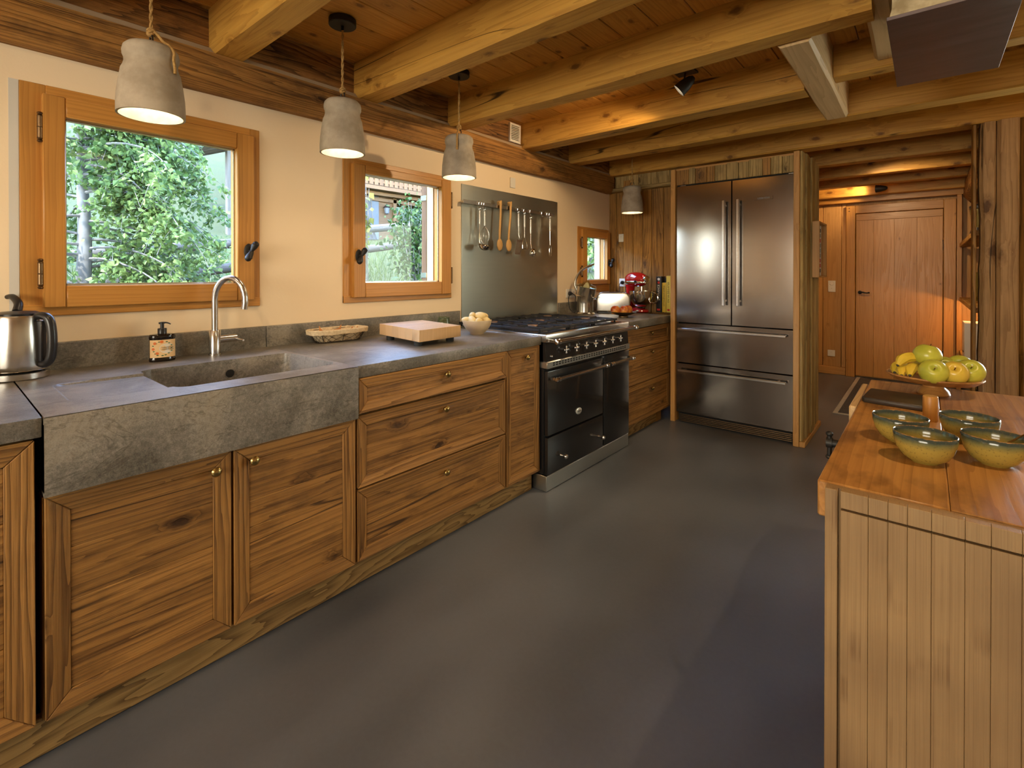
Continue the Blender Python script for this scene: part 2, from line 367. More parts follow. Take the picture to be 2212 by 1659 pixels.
_noisy('apple_gold', (.62,.42,.05), (.66,.50,.07), 13, .28, 0, 3)
_noisy('banana', (.62,.42,.03), (.72,.53,.06), 22, .4, 0, 5)
_noisy('slate', (.022,.016,.012), (.06,.042,.028), 9, .45, .15)
_noisy('rough_stone', (.26,.21,.12), (.50,.44,.30), 14, .9, 1.0, 8)
_noisy('rug_grey', (.035,.033,.035), (.10,.095,.10), 160, .95, .5)
_noisy('rug_edge', (.35,.32,.28), (.45,.42,.37), 60, .95, .3)
_noisy('bark_birch', (.11,.105,.098), (.20,.195,.185), 9, .8, .3)
_noisy('bowl_bamboo', (.66,.50,.30), (.80,.66,.45), 6, .4)
_noisy('render_grey', (.085,.092,.105), (.105,.112,.125), 4, .9)
_noisy('soil_dark', (.03,.03,.03), (.09,.085,.07), 9, .9, .5)
def _plate():
    w = NT('hood_plate'); c = w.co(); n = w.noise(w.vmul(c, (3, 14, 3)), 1, 5, .6); w.set(w.ramp(n, [(.35, (.14,.115,.125)), (.65, (.21,.175,.185))]), w.mr(n, .2, .8, .29, .42), .75)
_plate()
def _bowl():
    w = NT('glazed_ceramic'); g = w.co('Generated'); sp = w.n('ShaderNodeSeparateXYZ'); w.l(g, sp.inputs[0])
    c = w.co(); n = w.noise(c, 260, 2); n2 = w.noise(w.vmul(c, (120, 120, 18)), 1, 3)
    h = w.mth('ADD', sp.outputs[2], w.mth('MULTIPLY', w.mth('SUBTRACT', n2, .5), .07))
    col = w.ramp(h, [(.0, (.36,.25,.045)), (.62, (.40,.30,.065)), (.78, (.20,.19,.07)), (.90, (.035,.055,.05)), (.985, (.05,.06,.05)), (1.0, (.42,.22,.08))])
    col = w.mix(w.mr(n, .58, .7, 0, .5), col, (.12,.09,.03)); w.set(col, .12, spec=.55)
_bowl()
def _leaf(name, c1, c2, scale=3.0):
    w = NT(name); at = w.n('ShaderNodeAttribute', attribute_name='tint').outputs['Fac']
    w.set(w.mix(at, c1, c2), .45, spec=.22)
    tr = w.n('ShaderNodeBsdfTranslucent'); w.l(w.mix(at, tuple(min(1, x*1.5) for x in c1), tuple(min(1, x*1.5) for x in c2)), tr.inputs[0])
    ms = w.n('ShaderNodeMixShader'); ms.inputs[0].default_value = .3; out = w.t.nodes['Material Output']
    w.l(w.b.outputs[0], ms.inputs[1]); w.l(tr.outputs[0], ms.inputs[2]); w.l(ms.outputs[0], out.inputs[0])
_leaf('leaf_birch', (.05,.105,.028), (.20,.28,.085)); _leaf('leaf_dark', (.014,.04,.009), (.055,.095,.022)); _leaf('leaf_yellow', (.14,.18,.03), (.26,.24,.07)); _leaf('grass_blade', (.018,.042,.005), (.055,.08,.014))
def _ground():
    w = NT('meadow'); c = w.co(); a = w.noise(c, .8, 6, .7); b = w.noise(c, 30, 4, .7)
    v = w.mth('ADD', w.mth('MULTIPLY', a, .5), w.mth('MULTIPLY', b, .5)); w.set(w.ramp(v, [(.35, (.014,.026,.002)), (.5, (.030,.044,.004)), (.65, (.050,.058,.008))]), .9); w.bump(b, .8, .05)
_ground()
def _glass(name, tint, rough, ior0):
    w = NT(name); tr = w.n('ShaderNodeBsdfTransparent'); tr.inputs[0].default_value = (*tint, 1); gl = w.n('ShaderNodeBsdfGlossy'); gl.inputs['Roughness'].default_value = rough
    lw = w.n('ShaderNodeLayerWeight'); lw.inputs[0].default_value = .5; f5 = w.mth('POWER', lw.outputs['Facing'], 5.0)
    ms = w.n('ShaderNodeMixShader'); w.l(w.mth('ADD', w.mth('MULTIPLY', f5, 1-ior0), ior0), ms.inputs[0])
    w.l(tr.outputs[0], ms.inputs[1]); w.l(gl.outputs[0], ms.inputs[2]); w.l(ms.outputs[0], w.t.nodes['Material Output'].inputs[0])
_glass('window_glass', (.985, .992, .985), .01, .02); _glass('jar_glass', (.86, .93, .84), .03, .05)
def emit(name, col, s):
    w = NT(name); w.set((*col,), .5); w.b.inputs['Emission Color'].default_value = (*col, 1); w.b.inputs['Emission Strength'].default_value = s
WARM = (1.0, .79, .52)
emit('bulb_glow', (1.0, .85, .62), 4.0); emit('spot_glow', (1.0, .82, .55), 20.0)
# ================================================================== THE ROOM
def holed(mb, x0, x1, yr, zr, holes):
    ys = sorted({yr[0], yr[1], *[h[0] for h in holes], *[h[1] for h in holes]}); zs = sorted({zr[0], zr[1], *[h[2] for h in holes], *[h[3] for h in holes]})
    for i in range(len(ys)-1):
        run = None
        for j in range(len(zs)-1):
            cy, cz = (ys[i]+ys[i+1])/2, (zs[j]+zs[j+1])/2
            if any(h[0] < cy < h[1] and h[2] < cz < h[3] for h in holes):
                if run is not None: mb.box(x0, x1, ys[i], ys[i+1], run, zs[j]); run = None
            elif run is None: run = zs[j]
        if run is not None: mb.box(x0, x1, ys[i], ys[i+1], run, zs[-1])
    return mb
bx(-.2, 6.4, -3.4, 7.8, -.12, 0).obj('floor', 'concrete_floor', kind='structure')
W1 = (.22, 1.082, 1.128, 2.013); W2 = (1.549, 2.393, 1.12, 1.972); W3 = (4.052, 4.66, 1.11, 1.752)
wl = MB(); holed(wl, -.06, 0, (-3.2, 4.68), (0, 2.52), [W1, W2, W3])
holed(wl, -.125, -.06, (-3.2, 4.68), (0, 2.52), [(.25, 1.22, 1.17, 1.99), (1.60, 2.30, 1.16, 1.95), (4.10, 4.60, 1.15, 1.72)])
wl.obj('wall_left', 'cream_plaster', kind='structure')
bx(-.125, 0, 4.68, 7.8, 0, 2.52).obj('wall_left_far', 'cream_plaster', kind='structure')
# walls out of view that close the room, with the dining window and a frame round the added fill light
bx(-.19, 6.3, -3.35, -3.2, 0, 2.52).obj('wall_back', 'cream_plaster', kind='structure')
fw_ = MB()
for a in ((.9, 1.0, .9, 2.2), (3.2, 3.3, .9, 2.2), (1.0, 3.2, .9, .95), (1.0, 3.2, 2.15, 2.2)): fw_.box(a[0], a[1], -3.2, -3.14, a[2], a[3])
fw_.box(2.07, 2.13, -3.19, -3.165, .95, 2.15)
fw_.obj('fill_light_frame', 'wood_window', grain='x', kind='structure')  # frame added on the solid back wall so the fill light reads as a window
bx(6.25, 6.4, -3.35, 7.8, 0, 2.52).obj('wall_right', 'cream_plaster', kind='structure')
wd_ = MB()
for a in ((3.4, 3.6, 0, 2.52), (5.4, 6.25, 0, 2.52), (3.6, 5.4, 0, .9), (3.6, 5.4, 2.1, 2.52)): wd_.box(a[0], a[1], 4.95, 5.1, a[2], a[3])
wf5 = thing('window_5', None, None, (4.5, 4.95, .9), kind='structure')
for q in ((3.6, 3.66, .9, 2.1), (5.34, 5.4, .9, 2.1), (4.47, 4.53, .96, 2.04), (3.66, 5.34, .9, .96), (3.66, 5.34, 2.04, 2.1)): bx(q[0], q[1], 4.98, 5.05, q[2], q[3]).obj('window_bar', 'wood_window', wf5, 'z', .003)
bx(3.66, 5.34, 5.01, 5.016, .96, 2.04).obj('glass_pane', 'window_glass', wf5)
bx(-.2, 60, -40, 60, -.5, -.14).obj('ground_yard', 'meadow', kind='structure')
wd_.obj('wall_dining', 'cream_plaster', kind='structure')
bx(-.2, 6.4, -3.4, 7.8, 2.54, 2.75).obj('ceiling_slab', 'wood_ceiling', grain='y', kind='structure')
# ceiling boards, each a part of the ceiling
ce = thing('ceiling', None, None, (0, 0, 2.505), kind='structure')
xw = .185; i = 0; x = -.09
while x < 6.25:
    bx(x+.0018, x+xw-.0018, -3.2, 7.6, 2.505, 2.54).obj('ceiling_board', 'wood_ceiling', ce, grain='y', bevel=.003); x += xw
# joists with hand-hewn lower edges
def hewn(name, x0, x1, y0, y1, z0, z1, mat, jit=.012, n=26, axis='x', chamfer=.02, seed=1, **kw):
    """a beam whose lower arrises wander like adzed timber"""
    mb = MB(); r = random.Random(seed); L0, L1 = (x0, x1) if axis == 'x' else (y0, y1); A0, A1 = (y0, y1) if axis == 'x' else (x0, x1)
    secs = []
    for k in range(n+1):
        t = L0+(L1-L0)*k/n
        w = lambda s: mnoise.noise(Vector((t*1.3+seed*7.1, s*3.7, seed)))
        c1 = chamfer*(1+.9*w(1)); c2 = chamfer*(1+.9*w(2)); b = z0+jit*w(3)
        a0 = A0+jit*.5*w(4); a1 = A1+jit*.5*w(5)
        sec = [(a0, b+abs(c1)), (a0+abs(c1)*.8, b), (a1-abs(c2)*.8, b), (a1, b+abs(c2)), (A1, z1), (A0, z1)]
        secs.append([(t, p[0], p[1]) if axis == 'x' else (p[0], t, p[1]) for p in sec])
    m = 6; vs = [p for s in secs for p in s]; fs = [tuple(range(m)), tuple(range(n*m, n*m+m))[::-1]]
    for k in range(n):
        for j in range(m): fs.append((k*m+j, (k+1)*m+j, (k+1)*m+(j+1) % m, k*m+(j+1) % m))
    mb.add(vs, fs); return mb.obj(name, mat, grain=axis, angle=28, **kw)
GJ = 'pine joists across the kitchen ceiling'
for k, (y, w_, xa, xb, lab) in enumerate([
    (-2.15, .16, .06, 6.24, 'pine ceiling joist out behind the photographer, far end of the room'),
    (-1.40, .16, .06, 6.24, 'pine ceiling joist behind the photographer'),
    (-.65, .16, .06, 6.24, 'pine ceiling joist right above the photographer'),
    (.08, .16, .06, 6.24, 'pine ceiling joist left of the first pendant lamp'),
    (.835, .16, .06, 6.24, 'hewn pine ceiling joist between first and second pendant lamps, nearest in view'),
    (1.586, .165, .06, 6.24, 'hewn pine ceiling joist between second and third pendant lamps, with a long crack'),
    (2.313, .165, .06, 2.425, 'pine ceiling joist just past the third pendant, ending at the chimney'),
    (3.11, .155, .06, 2.07, 'pine ceiling joist lit by the spotlight, ending at the pale trimmer beam'),
    (3.81, .15, .06, 6.24, 'pine ceiling joist carrying the far end of the pale trimmer beam'),
    (4.57, .16, .06, 6.24, 'pine ceiling joist resting on the post, just above the refrigerator')]):
    hewn('ceiling_joist', xa, xb, y, y+w_, 2.305, 2.506, 'wood_joist', seed=k+3, chamfer=.030 if k in (4, 5, 6) else .012, jit=.014 if k in (4, 5, 6) else .006, label=lab, cat='beam', group=GJ)
for k, (y, z, lab) in enumerate([(5.40, 2.30, 'hallway ceiling joist nearest the kitchen'), (6.15, 2.30, 'second hallway ceiling joist'), (6.75, 2.288, 'hallway ceiling joist in front of the lit one'), (7.26, 2.235, 'hallway ceiling joist lit orange by the small spotlight')]):
    hewn('hall_joist', 1.0, 3.02, y, y+.12, z, 2.506, 'wood_joist', seed=k+30, jit=.003, chamfer=.006, label=lab, cat='beam', group='joists of the hallway ceiling')
bx(1.0, 3.1, 7.40, 7.52, 2.175, 2.506).obj('hall_lintel', 'wood_door', grain='x', label='dark timber plate over the hallway door', cat='beam', bevel=.004)
# trimmer frame round the chimney
hewn('trimmer_beam', 2.072, 2.203, 2.47, 3.815, 2.300, 2.506, 'wood_pale', axis='y', seed=51, jit=.006, chamfer=.018, label='pale short trimmer beam running between two ceiling joists', cat='beam')
hewn('short_joist', 2.205, 3.3, 3.11, 3.22, 2.335, 2.506, 'wood_joist', seed=52, jit=.002, chamfer=.005, label='short joist between the pale trimmer beam and the chimney', cat='beam')
hewn('chimney_trimmer', 2.385, 2.482, 2.02, 3.10, 2.37, 2.506, 'wood_pale', axis='y', seed=53, jit=.008, chamfer=.015, label='pale cracked timber along the side of the chimney', cat='beam')
# old wall plate: lower log-like beam and upper plank above it
def logbeam(name, y0, y1, zb, zt, xf, seed, mat, label):
    mb = MB(); n = 60; m = 7; vs = []; fs = []
    for k in range(n+1):
        y = y0+(y1-y0)*k/n; w = lambda s: mnoise.noise(Vector((y*1.1, s*5.3, seed)))
        b = zb+.016*w(1); t = zt+.004*w(2); f = xf+.012*w(3)
        for p in ((.0, b-.002), (f*.55, b-.004), (f*.9, b+.022), (f, b+.06), (f, t-.03), (f*.93, t), (0.0, t)): vs.append((p[0], y, p[1]))
    for k in range(n):
        for j in range(m): fs.append((k*m+j, k*m+(j+1) % m, (k+1)*m+(j+1) % m, (k+1)*m+j))
    fs += [tuple(range(m)), tuple(range(n*m, n*m+m))[::-1]]
    return mb.add(vs, fs).obj(name, mat, grain='y', label=label, cat='beam', angle=32)
logbeam('wall_beam', -3.2, 4.62, 2.138, 2.303, .095, 2, 'wood_old_lower', 'long dark weathered wall beam directly above the windows')
bx(0, .062, -3.2, 4.67, 2.329, 2.505).obj('upper_wall_beam', 'wood_old_beam', grain='y', bevel=.006, label='dark swirly-grained upper wall beam under the ceiling boards', cat='beam')
bx(0, .070, -3.2, 4.66, 2.300, 2.328).obj('trim_1', 'old_mortar', kind='structure')
# ------------------------------------------------------------------ windows of the left wall
def window(nm, o, sash, glass, hinge, handle, reveal):
    y0, y1, z0, z1 = o; a0, a1, b0, b1 = sash; g0, g1, h0, h1 = glass
    T = thing(nm, None, None, (0, (y0+y1)/2, z0), kind='structure'); m = 'wood_window'
    bx(-.06, .008, y0, a0+.012, z0, z1).obj('jamb', m, T, 'z', .002); bx(-.06, .008, a1-.012, y1, z0, z1).obj('jamb', m, T, 'z', .002)
    bx(-.06, .009, a0+.012, a1-.012, b1-.012, z1).obj('head', m, T, 'y', .002); bx(-.06, .012, y0, y1, z0, b0+.012).obj('sill', m, T, 'y', .003)
    bx(-.05, .034, a0, g0, b0, b1).obj('sash_stile', m, T, 'z', .004); bx(-.05, .034, g1, a1, b0, b1).obj('sash_stile', m, T, 'z', .004)
    bx(-.05, .033, g0, g1, h1, b1).obj('sash_rail', m, T, 'y', .004); bx(-.05, .033, g0, g1, b0, h0).obj('sash_rail', m, T, 'y', .004)
    p = bx(-.012, -.006, g0-.004, g1+.004, h0-.004, h1+.004).obj('glass_pane', 'window_glass', T)
    gs = MB()
    for q in ((g0, g0+.006, h0, h1), (g1-.006, g1, h0, h1), (g0, g1, h1-.006, h1), (g0, g1, h0, h0+.008)): gs.box(-.006, -.001, *q)
    gs.obj('glazing_seal', 'steel_satin', T)
    hy = a0-.006 if hinge == 'L' else a1+.006
    for hz in (b0+.13, b1-.13):
        h = MB().cyl((.026, hy, hz-.042), (.026, hy, hz+.042), .0085, n=14)
        for q in (-.052, -.042, 0, .042, .052): h.ball((.026, hy, hz+q), .0095, .0095, .006, 12, 6)
        h.cyl((.026, hy, hz-.058), (.026, hy, hz+.058), .004, n=8); h.box(.005, .02, hy-.003, hy+.003, hz-.04, hz+.04)
        h.obj('hinge', 'bronze', T)
    hy, hz = handle; r = MB().lathe([(.0, .0), (.021, .0), (.023, .003), (.017, .009), (.0, .011)], (.034, hy, hz), (1, 0, 0), 20, sy=1.7)
    rs = r.obj('handle_plate', 'iron_black', T)
    k = MB().cyl((.044, hy, hz), (.068, hy, hz), .007, n=10)
    for sgn in (1, -1):
        k.tube([(.068, hy, hz), (.070, hy+sgn*.010, hz+sgn*.02), (.072, hy+sgn*.016, hz+sgn*.036), (.072, hy+sgn*.013, hz+sgn*.048)], [.006, .015, .018, .007], 10)
    k.obj('handle', 'iron_black', T)
    q0, q1, s0, s1 = reveal; rv = MB()
    rv.box(-.125, -.06, q1-.016, q1, s0, s1); rv.box(-.125, -.06, q0, q0+.004, s0, s1); rv.box(-.14, -.06, q0, q1, s0, s0+.012); rv.box(-.125, -.06, q0, q1, s1-.012, s1)
    rv.obj('outer_reveal', 'wood_pale', T, 'z')
    return T
w1 = window('window_1', W1, (.280, 1.048, 1.160, 1.975), (.346, .968, 1.244, 1.898), 'L', (1.018, 1.40), (.25, 1.22, 1.17, 1.99))
w2 = window('window_2', W2, (1.600, 2.372, 1.150, 1.938), (1.681, 2.284, 1.236, 1.888), 'R', (1.632, 1.395), (1.60, 2.30, 1.16, 1.95))
w3 = window('window_3', W3, (4.105, 4.642, 1.185, 1.725), (4.187, 4.582, 1.229, 1.655), 'L', (4.612, 1.405), (4.10, 4.60, 1.15, 1.72))
bx(-.03, .003, .192, .219, 1.128, 2.013).obj('trim_2', 'white_plaster', kind='structure')
# shutter standing open outside the right-hand jamb of the middle window
y, z0, z1 = 2.318, 1.14, 1.97
S = thing('window_shutter', 'brown wooden shutter folded open outside the middle window', 'shutter', (-.16, y, z0)); bx(-.185, -.130, y-.035, y-.005, z0, z1).obj('shutter_board', 'wood_chalet', S, 'z', .003)
for z in (z0+.14, z1-.14): bx(-.187, -.128, y-.041, y-.034, z-.018, z+.018).obj('shutter_strap', 'steel_satin', S)
# ------------------------------------------------------------------ alcove wall of old planks behind the mixer
wa = thing('wall_alcove', None, None, (.45, 4.68, 0), kind='structure')
bx(0, 1.0, 4.70, 4.74, 0, 2.5).obj('backing', 'wood_alcove', wa, 'z')
xs = [.0, .085, .165, .275, .375, .475, .60, .72, .86, .95]
for k in range(len(xs)-1):
    bx(xs[k]+.001, xs[k+1]-.001, 4.68+RND.uniform(-.004, .003), 4.70, .90, 2.26).obj('wall_plank', 'wood_alcove', wa, 'z', .003)
bx(.0, .95, 4.60, 4.70, 2.14, 2.178).obj('ledge', 'wood_grey_plank', wa, 'x', .005)
xs = [.0, .17, .33, .47, .66, .8, .95]
for k in range(len(xs)-1): bx(xs[k]+.001, xs[k+1]-.001, 4.675+RND.uniform(-.003, .003), 4.70, 2.178, 2.50).obj('upper_plank', 'wood_grey_plank', wa, 'z', .003)
# ------------------------------------------------------------------ partition round the refrigerator
wp = thing('wall_partition', None, None, (1.4, 4.5, 0), kind='structure')
bx(.868, .909, 4.20, 4.66, 0, 2.20).obj('stile', 'wood_hall', wp, 'z', .003)
bx(1.826, 1.866, 4.165, 4.89, 0, 2.205).obj('stile', 'wood_hall', wp, 'z', .003)
xs = [.909, 1.02, 1.075, 1.17, 1.235, 1.33, 1.42, 1.50, 1.60, 1.66, 1.74, 1.826]
for k in range(len(xs)-1): bx(xs[k]+.001, xs[k+1]-.001, 4.225+RND.uniform(-.003, .004), 4.25, 2.062, 2.20).obj('header_plank', RND.choice(['wood_alcove', 'wood_grey_plank']), wp, 'z', .003)
ys = [4.172, 4.27, 4.35, 4.455, 4.56, 4.66, 4.775, 4.885]
for k in range(len(ys)-1):
    dx = RND.uniform(.002, .022); bx(1.866, 1.884+dx, ys[k]+.004, ys[k+1]-.004, .04, 2.203).obj('side_plank', 'wood_grey_plank', wp, 'z', .006)
bx(1.866, 1.905, 4.17, 4.89, 0, .042).obj('foot_board', 'wood_hall', wp, 'y', .004)
bx(.909, 1.826, 4.88, 4.92, 0, 2.205).obj('back_board', 'wood_hall', wp, 'z')
bx(.909, 1.826, 4.225, 4.90, 2.19, 2.205).obj('top_board', 'wood_hall', wp, 'x')
bx(.95, 1.0, 4.9, 7.5, 0, 2.5).obj('wall_hall_left', 'wood_hall', grain='z', kind='structure')
# ------------------------------------------------------------------ hallway end wall and door
wf = thing('wall_far', None, None, (1.5, 7.5, 0), kind='structure')
bx(.95, 3.4, 7.53, 7.6, 0, 2.5).obj('backing', 'wood_hall', wf, 'z')
xs = [1.0, 1.16, 1.34, 1.556, 1.757, 1.808]
for k in range(len(xs)-1): bx(xs[k]+.0015, xs[k+1]-.0015, 7.5, 7.53, .10, 2.18).obj('wall_board', 'wood_hall', wf, 'z', .004)
bx(1.0, 1.808, 7.488, 7.53, 0, .10).obj('baseboard_far', 'wood_hall', grain='x', bevel=.006, kind='structure')
d = thing('door_1', None, None, (2.32, 7.47, 0), kind='structure')
bx(1.810, 1.905, 7.45, 7.53, 0, 2.14).obj('door_frame_post', 'wood_door', d, 'z', .004); bx(2.735, 2.84, 7.45, 7.53, 0, 2.14).obj('door_frame_post', 'wood_door', d, 'z', .004)
bx(1.905, 2.735, 7.45, 7.53, 2.04, 2.14).obj('door_frame_head', 'wood_door', d, 'x', .004)
lf = MB().box(1.909, 2.731, 7.472, 7.51, .02, 2.036).obj('door_leaf', 'wood_door', d, 'z', .003)
for a in ((1.912, 2.728, 1.952, 2.033),): bx(a[0], a[1], 7.464, 7.474, a[2], a[3]).obj('top_rail', 'wood_door', lf, 'x', .002)
xs = [1.912, 2.09, 2.29, 2.50, 2.728]
for k in range(4): bx(xs[k]+.0008, xs[k+1]-.0008, 7.465, 7.474, .022, 1.950).obj('door_board', 'wood_door', lf, 'z', .0015)
hd = MB().lathe([(0, 0), (.022, 0), (.022, .006), (.012, .01), (0, .012)], (1.955, 7.464, 1.06), (0, -1, 0), 16); hd.cyl((1.955, 7.46, 1.06), (1.955, 7.42, 1.06), .008, n=10)
hd.tube([(1.955, 7.42, 1.06), (1.985, 7.415, 1.063), (2.02, 7.418, 1.055), (2.055, 7.42, 1.06)], [.008, .011, .007, .010], 8); hd.obj('door_handle', 'iron_black', lf)
for z in (.35, 1.62): MB().cyl((2.734, 7.462, z-.06), (2.734, 7.462, z+.06), .008, n=10).obj('door_hinge', 'iron_black', d)
for (x, z) in ((1.842, 2.11), (1.842, 2.075)): MB().cyl((x, 7.452, z), (x, 7.446, z), .006, n=8).obj('frame_peg', 'iron_black', d)
# hallway right side: shelf wall
bx(3.15, 3.4, 4.95, 7.55, 0, 2.5).obj('wall_hall_right', 'wood_alcove', grain='z', kind='structure')
bx(2.845, 2.885, 7.40, 7.5, 0, 2.175).obj('trim_3', 'wood_door', grain='z', kind='structure')
hewn('hall_side_beam', 2.90, 3.14, 4.9, 7.45, 2.08, 2.3, 'wood_old_beam', axis='y', seed=61, jit=.03, chamfer=.06, label='dark rough log beam above the hallway shelves', cat='beam')
# ================================================================== CABINETS AND STONE
XF = .84
def knob(par, x, y, z, ax=(1, 0, 0), mat='brass', s=1.0):
    return MB().lathe([(.006*s, 0), (.0055*s, .010*s), (.008*s, .013*s), (.0145*s, .017*s), (.016*s, .021*s), (.013*s, .026*s), (.006*s, .029*s), (0, .030*s)], (x, y, z), ax, 18).obj('knob', mat, par)
def mitred(par, y0, y1, z0, z1, fw, xb, xf, wob=0.0):
    """four mitred frame members, highest at the outer edge and falling toward the panel"""
    xi = xf-.007
    def piece(nm, pts, g):
        # pts: outer a, outer b, inner b, inner a  (y,z)
        (a, b, c, d_) = pts
        v = [(xb, *a), (xb, *b), (xb, *c), (xb, *d_), (xf, *a), (xf, *b), (xi, *c), (xi, *d_)]
        MB().hexa(v).obj(nm, 'wood_frame', par, g, .0018)
    i0, i1, j0, j1 = y0+fw, y1-fw, z0+fw, z1-fw; e = .0006
    piece('stile', ((y0, z0+e), (i0, j0+e), (i0, j1-e), (y0, z1-e))[:1]+((y0, z1-e), (i0, j1-e), (i0, j0+e)), 'z')
    piece('stile', ((y1, z1-e), (y1, z0+e), (i1, j0+e), (i1, j1-e)), 'z')
    piece('rail', ((y0+e, z1), (y1-e, z1), (i1-e, j1), (i0+e, j1)), 'y')
    piece('rail', ((y1-e, z0), (y0+e, z0), (i0+e, j0), (i1-e, j0)), 'y')
def front(cab, nm, y0, y1, z0, z1, kn, boards=1, fw=.052, xf=XF):
    d_ = bx(xf-.026, xf-.0165, y0+.006, y1-.006, z0+.006, z1-.006).obj(nm, 'wood_cabinet', cab, 'y')
    i0, i1, j0, j1 = y0+fw, y1-fw, z0+fw, z1-fw
    n = boards; cuts = [j0+(j1-j0)*k/n+(RND.uniform(-.02, .02) if 0 < k < n else 0) for k in range(n+1)]
    for k in range(n): bx(xf-.0165, xf-.0095+RND.uniform(-.0012, .001), i0, i1, cuts[k]+.0004, cuts[k+1]-.0004).obj('panel_board', 'wood_cabinet', d_, 'y', .0012)
    mitred(d_, y0, y1, z0, z1, fw, xf-.024, xf)
    if kn: knob(d_, xf-.010 if (i0 < kn[0] < i1 and j0 < kn[1] < j1) else xf-.004, *kn)
    return d_
def carcass(cab, y0, y1, z0, z1): return bx(.03, XF-.028, y0, y1, z0, z1).obj('body', 'wood_alcove', cab, 'z', .002)
def cabinet(lab, y0, y1): return thing('base_cabinet', lab, 'cabinet', (.42, (y0+y1)/2, 0), group='old-wood base cabinets')
c0 = cabinet('old-wood base cabinet at the left edge, under the kettle', -.45, .176); carcass(c0, -.45, .172, .11, .862); front(c0, 'door', -.45, .174, .124, .862, (-.40, .78), 4, .056)
c1 = cabinet('two-door old-wood base cabinet under the stone sink', .19, 1.103); carcass(c1, .19, 1.103, .11, .700)
front(c1, 'door', .192, .641, .122, .709, (.592, .656), 4); front(c1, 'door', .649, 1.102, .122, .709, (.710, .658), 4)
c2 = cabinet('wide old-wood cabinet with three drawers right of the sink', 1.11, 2.022); carcass(c2, 1.111, 2.028, .11, .868)
front(c2, 'drawer', 1.111, 2.022, .728, .868, (1.583, .815), 1, .042, XF+.012); front(c2, 'drawer', 1.112, 2.022, .422, .714, (1.585, .648), 2, .046); front(c2, 'drawer', 1.112, 2.022, .124, .414, (1.588, .345), 2, .046)
c3 = cabinet('narrow one-door old-wood cabinet beside the range cooker', 2.03, 2.331); carcass(c3, 2.032, 2.328, .11, .868); front(c3, 'door', 2.034, 2.329, .122, .868, (2.207, .811), 4, .042)
c4 = cabinet('three-drawer old-wood cabinet between range cooker and refrigerator', 3.41, 4.27); carcass(c4, 3.405, 4.262, .11, .853)
front(c4, 'drawer', 3.412, 4.262, .702, .853, (3.875, .800), 1, .042); front(c4, 'drawer', 3.412, 4.262, .418, .694, (3.882, .642), 2, .046); front(c4, 'drawer', 3.412, 4.262, .112, .410, (3.884, .338), 2, .046)
bx(.60, .79, 4.09, 4.19, 0, .11).obj('cabinet_foot', 'wood_cabinet', grain='z', bevel=.004, label='dark wooden foot block under the end of the drawer cabinet', cat='foot')
bx(.765, .79, -.5, 2.318, .004, .108).obj('plinth_board', 'wood_plinth', grain='y', bevel=.003, label='long plinth board with wavy grain under the sink cabinets', cat='plinth')
bx(.765, .79, 3.405, 4.088, .004, .108).obj('plinth_board', 'wood_plinth', grain='y', bevel=.003, label='short plinth board between range cooker and refrigerator', cat='plinth')
